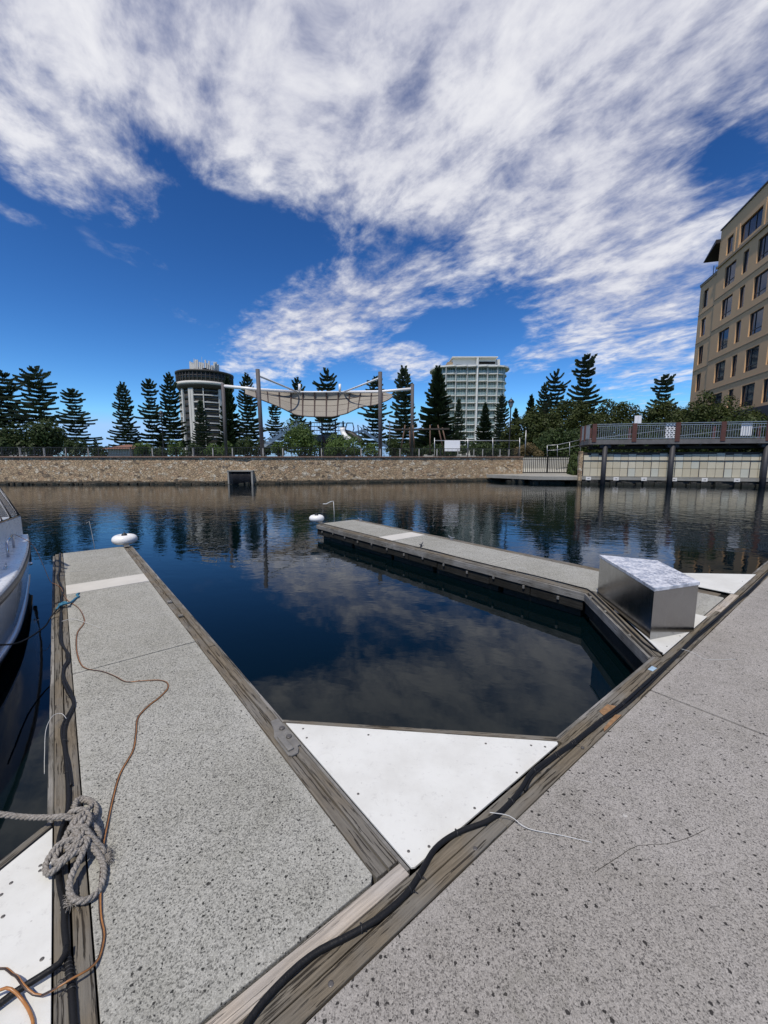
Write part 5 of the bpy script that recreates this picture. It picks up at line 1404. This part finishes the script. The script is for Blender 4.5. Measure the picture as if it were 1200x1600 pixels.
# ------------------------------------------------------------------ PLAYGROUND
pg = thing('playground_tower', 'grey metal playground platform with stairs and slide half hidden behind the round bushes', 'playground')
YP = 50
def Q(px, py, Y=YP): return W(px, py, Y)
mb = MB(); a, b = Q(478, 690), Q(545, 679)
mb.box(a.x, b.x, YP, YP + 5, a.z, b.z); mb.box(Q(478, 0).x, Q(520, 0).x, YP + 2, YP + 4, 2.3, a.z); mb.done('platform', 'dark_steel', pg)
mb = MB()
for px in (466, 485, 503, 524, 536): mb.tube([Q(px, 712), Q(px, 658)], 0.09, 8)
mb.done('column', 'dark_steel', pg)
mb = MB()
for y in (660, 666, 672): mb.tube([Q(465, y), Q(540, y + 1)], 0.06, 6)
for k in range(18): mb.tube([Q(466 + k * 4.2, 660), Q(466 + k * 4.2, 678)], 0.02, 4, cap=False)
mb.done('railing', 'galv', pg)
mb = MB()                                                # stairs on the left
for dY in (0, 2.5):
    mb.bar(Q(413, 697, YP + dY), Q(468, 661, YP + dY), 0.12, 0.35); mb.bar(Q(413, 689, YP + dY), Q(468, 653, YP + dY), 0.09)
    mb.bar(Q(413, 693, YP + dY), Q(468, 657, YP + dY), 0.06)
    for k in range(9): mb.bar(Q(415 + k * 6, 697 - k * 4, YP + dY), Q(415 + k * 6, 688 - k * 4, YP + dY), 0.06)
for k in range(13):
    p = Q(414 + k * 4.2, 698 - k * 2.75); mb.box(p.x - 0.2, p.x + 0.2, YP, YP + 2.5, p.z - 0.04, p.z + 0.04)
mb.done('staircase', 'galv', pg)
mb = MB()                                                # ramp on the right
for dY in (0, 2.0):
    mb.bar(Q(566, 672, YP + dY), Q(604, 698, YP + dY), 0.12, 0.32); mb.bar(Q(566, 664, YP + dY), Q(604, 690, YP + dY), 0.08)
    for k in range(7): mb.bar(Q(567 + k * 6, 672 + k * 4.1, YP + dY), Q(567 + k * 6, 664 + k * 4.1, YP + dY), 0.05)
for k in range(10): p = Q(567 + k * 4, 673 + k * 2.74); mb.box(p.x - 0.17, p.x + 0.17, YP, YP + 2, p.z - 0.03, p.z + 0.03)
mb.bar(Q(546, 678), Q(568, 673), 0.1, 0.3); mb.done('slide_ramp', 'galv', pg)
mb = MB(); hx = [(542, 661), (551, 661), (553, 670), (550, 678), (542, 678), (540, 670), (542, 661)]
mb.tube([Q(*q, YP) for q in hx], 0.07, 6)
mb.tube([Q(x, y, YP + 2) for x, y in hx], 0.07, 6)
for q in hx[:-1]: mb.tube([Q(*q, YP), Q(*q, YP + 2)], 0.04, 5)
for px in (561, 570): mb.tube([Q(px, 682), Q(px - 2, 664), Q(px + 4, 669), Q(px + 5, 683)], 0.06, 6)
mb.done('hoop_frame', 'dark_steel', pg)
mb = MB()
mb.tube(smooth_path([Q(535, 668, 48), Q(536, 676, 48), Q(540, 682, 47.6), Q(548, 688, 47)], 0.3), 0.30, 12); mb.done('white_slide', 'white_paint', pg)
mb = MB(); mb.tube(smooth_path([Q(538, 676, 49), Q(546, 677, 48.5), Q(556, 683, 48), Q(566, 692, 47)], 0.3), 0.34, 12); mb.done('tube_slide', 'rubber', pg)
mb = MB(); mb.tube([Q(505, 682), Q(512, 712)], 0.10, 8); mb.tube([Q(514, 684), Q(500, 712)], 0.10, 8); mb.done('red_brace', 'red_post', pg)

sw = thing('rope_frame', 'play frame of leaning brown poles joined by a dark beam below the dense pine', 'play frame')
YS = 47
mb = MB()
for a, b in (((626, 706), (633, 664)), ((641, 706), (640, 668)), ((648, 706), (645, 664)), ((672, 708), (672, 664)), ((694, 708), (684, 664)), ((700, 706), (691, 668))):
    mb.tube([W(*a, YS), W(*b, YS)], 0.075, 8)
mb.done('pole', 'brown_pole', sw)
mb = MB(); mb.bar(W(616, 671, YS), W(702, 670, YS), 0.2, 0.18); mb.done('beam', 'deck_dark', sw)

# ------------------------------------------------------------------ STREET LANTERNS
def lantern(px, top, Y, label):
    p = W(px, 713, Y); H_ = W(px, top, Y).z - 2.3; k = H_ / 6.0
    t = thing('street_lantern', label, 'street lamp', (p.x, Y, 2.3), 0, 'old style street lanterns')
    MB().lathe([(0.14 * k, 0), (0.14 * k, 0.5 * k), (0.07 * k, 0.7 * k), (0.055 * k, 4.9 * k), (0.10 * k, 4.95 * k), (0.05 * k, 5.05 * k)], n=12).done('pole', 'black_steel', t)
    MB().lathe([(0.12 * k, 5.03 * k), (0.26 * k, 5.5 * k)], n=8).done('lamp_glass', 'lamp_glass', t)
    mb = MB(); mb.lathe([(0.33 * k, 5.5 * k), (0.34 * k, 5.56 * k), (0.24 * k, 5.72 * k), (0.08 * k, 5.84 * k), (0.03 * k, 5.9 * k), (0.02 * k, 6.0 * k)], n=8)
    for j in range(8):
        a = 2 * PI * j / 8; mb.bar((0.125 * k * math.cos(a), 0.125 * k * math.sin(a), 5.03 * k), (0.265 * k * math.cos(a), 0.265 * k * math.sin(a), 5.5 * k), 0.03 * k)
    mb.done('lamp_hood', 'black_steel', t)


lantern(795, 621, 47, 'black street lantern on a tall post right of the white hotel')
lantern(256.5, 640, 78, 'slim street lantern among the pines left of the round tower')
fp = thing('flag_pole', 'thin grey pole standing in front of the big shrubs', 'pole'); a = W(822, 672, 48)
MB().tube([(a.x, 48, 2.3), a], 0.05, 8).done('shaft', 'galv', fp)
lpole = thing('light_mast', 'thin lighting mast right of the shade sail', 'pole'); a = W(609, 660, 66)
MB().tube([(a.x, 66, 2.3), a], 0.07, 8).done('shaft', 'dark_steel', lpole)
MB().box(a.x - 0.3, a.x + 0.3, 65.9, 66.1, a.z - 0.1, a.z).done('head', 'dark_steel', lpole)

# park shelter with brown roof and some far low buildings
sh_ = thing('park_kiosk', 'low kiosk with a brown tiled roof and a navy wall beyond the railing', 'kiosk')
a, b = W(168, 702, 70), W(206, 702, 70)
MB().box(a.x, b.x, 70, 75, 2.3, W(0, 701, 70).z).done('wall', 'grey_post', sh_)
MB().box(W(190, 0, 69.9).x, W(206, 0, 69.9).x, 69.8, 69.97, 2.3, W(0, 701, 70).z).done('navy_wall', 'blue_wall', sh_)
mb = MB(); z0, z1 = W(0, 701.5, 70).z, W(0, 694, 70).z
q = [(a.x - 0.5, 69.2, z0), (b.x + 0.5, 69.2, z0), (b.x + 0.5, 75.8, z0), (a.x - 0.5, 75.8, z0)]; rg = [(a.x + 1.5, 72.5, z1), (b.x - 1.5, 72.5, z1)]
V = [mb.b.verts.new(p) for p in q + rg]
for f in ((0, 1, 5, 4), (1, 2, 5), (2, 3, 4, 5), (3, 0, 4), (3, 2, 1, 0)): mb.b.faces.new([V[i] for i in f])
mb.done('roof', 'red_roof', sh_)
for k, (x0, x1, ty, Y, lab) in enumerate(((0, 42, 700, 110, 'low white house far left beyond the dark trees'), (640, 690, 693, 120, 'low white building behind the brown play poles'), (690, 745, 697, 125, 'low white pavilion in front of the white hotel base'), (768, 830, 698, 120, 'low white roof right of the street lantern'))):
    t = thing('low_building', lab, 'building', (0, 0, 0), 0, 'low pale buildings behind the trees')
    a, b = W(x0, 713, Y), W(x1, 713, Y); zt = W(x0, ty, Y).z
    MB().box(a.x, b.x, Y, Y + 8, 2.3, zt).done('wall', 'hotel_white', t)
    MB().box(a.x - 0.4, b.x + 0.4, Y - 0.5, Y + 8.5, zt, zt + 0.35, bevel=0.05).done('roof', 'hotel_white', t)
    mb = MB(); n = 4
    for j in range(n): xx = a.x + (b.x - a.x) * (j + 0.5) / n; mb.box(xx - 0.7, xx + 0.7, Y - 0.03, Y + 0.05, 2.9, zt - 0.6)
    mb.done('windows', 'glass_tower', t)


# ------------------------------------------------------------------ ROUND TOWER (left)
YT = 150; tc = W(327.5, 713, YT + 9)
tw = thing('round_tower', 'round hotel tower with a wide dark ring at the top and antennas on its roof', 'tower', (tc.x, YT + 9, 2.3))
kx = (YT + 9) / 638.0
RB, RRg = 37.3 * kx, 40.8 * kx
def zt_(py): return W(327, py, YT + 9).z - 2.3
zb_, z612, z603, z587 = 0, zt_(612), zt_(603), zt_(586.5)
MB().lathe([(RB * 0.93, 0), (RB * 0.93, z612)], n=64).done('core_wall', 'tower_dark', tw)
NF = 10
TA = math.atan2(-(YT + 9), -tc.x)
for k in range(NF):                                       # floors: glass band, balcony slab
    z = z612 * (k + 0.0) / NF + 0.8
    MB().lathe([(RB * 0.945, z + 0.25), (RB * 0.945, z + 1.55)], n=64).done('window_band', 'glass_tower', tw)
    for q in range(4):
        c0 = TA + q * PI / 2; mb = MB()
        for j in range(8):
            a0 = c0 - 0.51 + 1.02 * j / 8; a1 = a0 + 1.02 / 8
            mb.prism([(RB * 0.94 * math.cos(a0), RB * 0.94 * math.sin(a0)), (RB * 0.995 * math.cos(a0), RB * 0.995 * math.sin(a0)), (RB * 0.995 * math.cos(a1), RB * 0.995 * math.sin(a1)), (RB * 0.94 * math.cos(a1), RB * 0.94 * math.sin(a1))], z + 1.55, z + 1.95)
        mb.done('balcony_slab', 'tower_white', tw)
mb = MB()
for q in range(4):
    for da, wd in ((-0.53, 0.05), (-0.10, 0.016), (0.53, 0.05), (0.93, 0.045)):
        a = TA + q * PI / 2 + da
        mb.prism([(RB * 0.92 * math.cos(a - wd), RB * 0.92 * math.sin(a - wd)), (RB * 1.01 * math.cos(a - wd), RB * 1.01 * math.sin(a - wd)), (RB * 1.01 * math.cos(a + wd), RB * 1.01 * math.sin(a + wd)), (RB * 0.92 * math.cos(a + wd), RB * 0.92 * math.sin(a + wd))], 0.5, z612 - 0.1)
mb.done('vertical_fins', 'tower_white', tw)
MB().lathe([(RB, z612 - 0.2), (RRg, z612 + 0.9), (RRg, z603 - 0.6), (RRg * 0.97, z603)], n=64).done('lower_ring', 'tower_dark', tw)
MB().lathe([(RRg * 1.004, z603 - 0.9), (RRg * 1.004, z603 + 0.2)], n=64).done('white_band', 'tower_white', tw)
MB().lathe([(RRg * 0.96, z603 + 0.2), (RRg * 0.96, z587 - 0.5)], n=64).done('ring_glass', 'glass_tower', tw)
mb = MB()
for j in range(44):
    a = 2 * PI * j / 44; x, y = RRg * 0.975 * math.cos(a), RRg * 0.975 * math.sin(a); mb.bar((x, y, z603 + 0.2), (x, y, z587 - 0.5), 0.28)
zm = (z603 + z587) / 2 + 0.2
mb.lathe([(RRg * 0.97, zm - 0.14), (RRg * 0.99, zm), (RRg * 0.97, zm + 0.14)], n=64)
mb.done('ring_mullions', 'tower_dark', tw)
MB().lathe([(RRg * 0.96, z587 - 0.5), (RRg * 1.01, z587 - 0.35), (RRg * 1.01, z587 + 0.25), (RRg * 0.7, z587 + 0.5)], n=64).done('ring_roof', 'tower_dark', tw)
z573 = zt_(573)
MB().lathe([(18 * kx, z587 + 0.3), (18 * kx, z573 - 1.3)], n=40).done('roof_plant', 'tower_dark', tw)
mb = MB(); r = random.Random(6)
for j in range(46):
    a = 2 * PI * j / 46 + r.uniform(-0.03, 0.03); x, y = 19.5 * kx * math.cos(a), 19.5 * kx * math.sin(a)
    mb.box(x - 0.24, x + 0.24, y - 0.2, y + 0.2, z587 + 1.0 + r.uniform(0, 0.8), z573 + r.uniform(-0.2, 1.6))
for j in range(10): a = r.uniform(0, 6.28); mb.tube([(15 * kx * math.cos(a), 15 * kx * math.sin(a), z587), (15 * kx * math.cos(a), 15 * kx * math.sin(a), z573 + r.uniform(1.3, 3.0))], 0.07, 5)
mb.done('antenna_panel', 'antenna', tw)

# ------------------------------------------------------------------ WHITE HOTEL (right of centre)
YH = 150; hc = W(735, 713, YH); ht = thing('white_hotel', 'white high-rise hotel with curved glass balconies rising behind the pines', 'hotel', (hc.x, YH, 2.3))
def hx_(px): return W(px, 713, YH).x - hc.x
def hz(py): return W(735, py, YH).z - 2.3
bays = [678, 694, 709, 726, 741, 757, 772, 788]
def outline(g):
    """plan outline with stepped bays in front and rounded ends; g grows it outward"""
    pts = []
    xl, xr = hx_(693), hx_(772)
    for k in range(9):
        a = PI * 0.5 + PI * k / 8; pts.append((xl + math.cos(a) * (hx_(693) - hx_(677) + g) * 1.0, 7.5 - math.sin(a) * 7.5 if False else 7.5 + math.sin(a) * (7.5 + g)))
    for k in range(2, 6):
        x0, x1 = hx_(bays[k - 1]), hx_(bays[k]); pts += [(x0 + 0.02, -0.2 - g), (x1 - 0.8, -1.0 - g), (x1 - 0.02, -0.6 - g)]
    x0 = hx_(757); pts += [(x0 + 0.02, -0.2 - g), (xr, -0.6 - g)]
    for k in range(9):
        a = -PI / 2 + PI * k / 8; pts.append((xr + math.cos(a) * (hx_(794) - hx_(772) + g), 7.5 + math.sin(a) * (8 + g)))
    return pts
fl = [571.5, 583.5, 595, 606, 617.5, 629, 640, 652, 663, 674, 685]
MB().prism([(hx_(682), 1.4), (hx_(786), 1.4), (hx_(786), 14), (hx_(682), 14)], 0, hz(571.5) - 0.1).done('core', 'glass_hotel', ht)
for i, py in enumerate(fl):
    z = hz(py); th = 0.24 if i else 0.5
    MB().prism(outline(0.9 if i == 0 else 0.0), z - th, z).done('floor_slab' if i else 'roof_slab', 'hotel_white', ht)
    if i:
        mb = MB(); o_ = outline(-0.15)
        for (xa, ya), (xb, yb) in zip(o_, o_[1:]):
            if max(ya, yb) < 12: mb.quad((xa, ya, z), (xb, yb, z), (xb, yb, z + 0.95), (xa, ya, z + 0.95))
        mb.done('glass_balustrade', 'rail_glass', ht)
mb = MB()
for k, px in enumerate(bays[1:-1]):
    wd = 0.5 if px == 741 else 0.14
    mb.box(hx_(px) - wd / 2, hx_(px) + wd / 2, -1.3 if px == 741 else -0.9, 1.5, 1.0, hz(571.5) - 0.6 if px != 741 else hz(560))
mb.done('bay_wall', 'hotel_white', ht)
mb = MB(); r = random.Random(15)
for py in fl[1:]:
    z = hz(py)
    for a, b in zip(bays, bays[1:]):
        x0, x1 = hx_(a), hx_(b)
        for j in range(1, 4): x = x0 + (x1 - x0) * j / 4; mb.box(x - 0.06, x + 0.06, 1.28, 1.38, z, z + 2.3)
mb.done('window_frames', 'hotel_white', ht)
MB().prism([(hx_(705), 1.0), (hx_(771), 1.0), (hx_(771), 13), (hx_(705), 13)], hz(571.5), hz(559)).done('penthouse', 'hotel_white', ht)
MB().prism([(hx_(703), -0.6), (hx_(772), -0.6), (hx_(772), 13.5), (hx_(703), 13.5)], hz(559), hz(557.5)).done('penthouse_roof', 'hotel_white', ht)
mb = MB(); mb.box(hx_(745), hx_(770), 0.9, 1.05, hz(568), hz(564)); mb.box(hx_(706), hx_(728), 0.9, 1.05, hz(571), hz(569)); mb.done('penthouse_opening', 'hole', ht)
MB().box(hx_(697), hx_(705), 1.0, 10, hz(571.5), hz(564.5)).done('plant_room', 'tan_trim', ht)
mb = MB(); mb.box(hx_(772), hx_(777), 1.0, 10, hz(571.5), hz(560.5)); mb.bar((hx_(706), 2, hz(556.2)), (hx_(770), 2, hz(556.2)), 0.10); mb.done('roof_trim', 'tower_white', ht)

# ------------------------------------------------------------------ TAN BUILDING (right edge)
AX, AY = 44.01, 60.0; fang = math.atan2(-0.960, -0.280)
tb = thing('tan_building', 'tan rendered office building with deep dark windows at the right edge', 'building', (AX, AY, 0), fang)
# local x runs along the facade towards the viewer, local y into the building
cols_ = [(6.85, 9.35), (10.85, 11.95), (13.65, 16.15), (17.65, 18.75), (20.4, 22.9)]
rows = [(23.05, 25.45), (19.3, 21.65), (15.5, 17.9), (11.7, 14.1), (7.9, 10.25)]
wins = [(a, b, z0, z1) for a, b in cols_ for z0, z1 in rows]
wins += [(6.6, 8.0, 26.95, 28.9), (9.55, 13.85, 26.85, 28.85), (15.4, 19.6, 26.85, 28.85)]
small = [(1.1, 2.45, 22.55, 24.85), (1.15, 2.5, 18.85, 21.15), (1.2, 2.6, 15.1, 17.5), (1.35, 2.7, 11.45, 13.8)]
TS = 26.0


def face_with_holes(mb, x0, x1, z0, z1, holes, y=0.0):
    xs_ = sorted({x0, x1, *[q for h in holes for q in h[:2]]}); zs_ = sorted({z0, z1, *[q for h in holes for q in h[2:]]})
    for xa, xb in zip(xs_, xs_[1:]):
        for za, zb in zip(zs_, zs_[1:]):
            cx, cz = (xa + xb) / 2, (za + zb) / 2
            if any(h[0] < cx < h[1] and h[2] < cz < h[3] for h in holes): continue
            mb.quad((xa, y, za), (xb, y, za), (xb, y, zb), (xa, y, zb))
    for h in holes:
        D = 0.22; a, b, c, d = h
        mb.quad((a, y, c), (a, y + D, c), (a, y + D, d), (a, y, d)); mb.quad((b, y + D, c), (b, y, c), (b, y, d), (b, y + D, d))
        mb.quad((a, y, d), (a, y + D, d), (b, y + D, d), (b, y, d)); mb.quad((a, y + D, c), (a, y, c), (b, y, c), (b, y + D, c))


mb = MB(); face_with_holes(mb, 4.8, TS, 0.5, 30.7, wins)
mb.quad((4.8, 0, 25.92), (4.8, 14, 25.92), (4.8, 14, 30.7), (4.8, 0, 30.7)); mb.quad((TS, 0, 0.5), (TS, 14, 0.5), (TS, 14, 30.7), (TS, 0, 30.7)); mb.quad((4.8, 14, 0.5), (TS, 14, 0.5), (TS, 14, 30.7), (4.8, 14, 30.7)); mb.quad((4.8, 0, 30.7), (TS, 0, 30.7), (TS, 14, 30.7), (4.8, 14, 30.7))
mb.done('wall', 'tan', tb, recalc=False)
mb = MB(); face_with_holes(mb, 0, 4.8, 0.5, 25.9, small, 0.12)
mb.quad((0, 0.12, 0.5), (0, 14, 0.5), (0, 14, 25.9), (0, 0.12, 25.9)); mb.quad((0, 0.12, 25.9), (4.8, 0.12, 25.9), (4.8, 14, 25.9), (0, 14, 25.9)); mb.quad((0, 14, 0.5), (4.8, 14, 0.5), (4.8, 14, 25.9), (0, 14, 25.9))
mb.done('wing_wall', 'tan', tb, recalc=False)
mb = MB()
for z in (26.15,): mb.box(4.78, TS, -0.16, -0.002, z, z + 0.28)
for z in (22.3, 18.5, 14.75, 10.95): mb.box(4.79, TS, -0.05, -0.002, z, z + 0.10)
for z in (21.9, 18.1, 14.4): mb.box(0, 4.78, 0.07, 0.118, z, z + 0.08)
mb.box(-0.05, 4.79, 0.02, 0.118, 25.75, 25.98)
mb.done('floor_band', 'tan_trim', tb)
MB().box(4.75, TS + 0.1, -0.12, 14.1, 30.7, 30.86).done('parapet_cap', 'frame_dark', tb)
MB().box(-0.06, 4.74, 0.0, 14, 25.985, 26.08).done('wing_parapet_cap', 'frame_dark', tb)
for a in (8.35, 9.2, 14.2, 15.05): MB().box(a, a + 0.30, -0.05, -0.002, 26.45, 29.2).done('pilaster', 'tan', tb)
for k, (a, b, c, d) in enumerate(wins + small):
    yy = 0.22 if k < len(wins) else 0.34
    fr = MB(); t_ = 0.09
    fr.box(a, b, yy - 0.08, yy, c, c + t_); fr.box(a, b, yy - 0.08, yy, d - t_, d); fr.box(a, a + t_, yy - 0.08, yy, c + t_, d - t_); fr.box(b - t_, b, yy - 0.08, yy, c + t_, d - t_)
    w__ = b - a; n = 3 if w__ > 3.5 else (2 if w__ > 1.6 else 1)
    for j in range(1, n): x = a + w__ * (j / n if n > 2 else 0.33); fr.box(x - 0.045, x + 0.045, yy - 0.075, yy, c + t_, d - t_)
    if 1.6 < w__ < 3: fr.box(a + t_, b - t_, yy - 0.07, yy, c + 0.55, c + 0.62)
    fo = fr.done('window', 'frame_dark', tb)
    xs_ = [a] + ([a + w__ * (j / n if n > 2 else 0.33) for j in range(1, n)]) + [b]
    for xa, xb in zip(xs_, xs_[1:]):
        MB().box(xa, xb, yy - 0.02, yy + 0.02, c, d).done('pane', 'glass_tan', fo)
MB().prism([(9.5, -0.25), (TS + 0.2, -0.25), (TS + 0.2, -0.01), (9.5, -0.01)], 0.5, 7.55).done('podium_wall', 'podium', tb)
mb = MB()                                                  # projecting roof of the set-back storey
v = [mb.b.verts.new(q) for q in ((1.7, -0.5, 28.3), (4.79, -0.5, 29.3), (4.79, 8, 29.3), (1.7, 8, 28.3), (1.7, -0.5, 28.42), (4.79, -0.5, 29.75), (4.79, 8, 29.75), (1.7, 8, 28.42))]
for f in ((3, 2, 1, 0), (4, 5, 6, 7), (0, 1, 5, 4), (1, 2, 6, 5), (2, 3, 7, 6), (3, 0, 4, 7)): mb.b.faces.new([v[i] for i in f])
mb.done('projecting_eave', 'frame_dark', tb)
MB().box(3.7, 4.79, 0.5, 7.5, 26.085, 28.95).done('setback_storey', 'tan', tb)
MB().box(4.0, 4.6, 0.44, 0.52, 26.5, 28.4).done('setback_window', 'glass_tan', tb)
mb = MB(); mb.tube([(2.6, 0.4, 26.0), (2.6, 0.4, 27.5)], 0.04, 6); mb.tube([(3.0, 0.5, 26.0), (3.0, 0.5, 27.2)], 0.03, 6); mb.done('roof_pipe', 'dark_steel', tb)
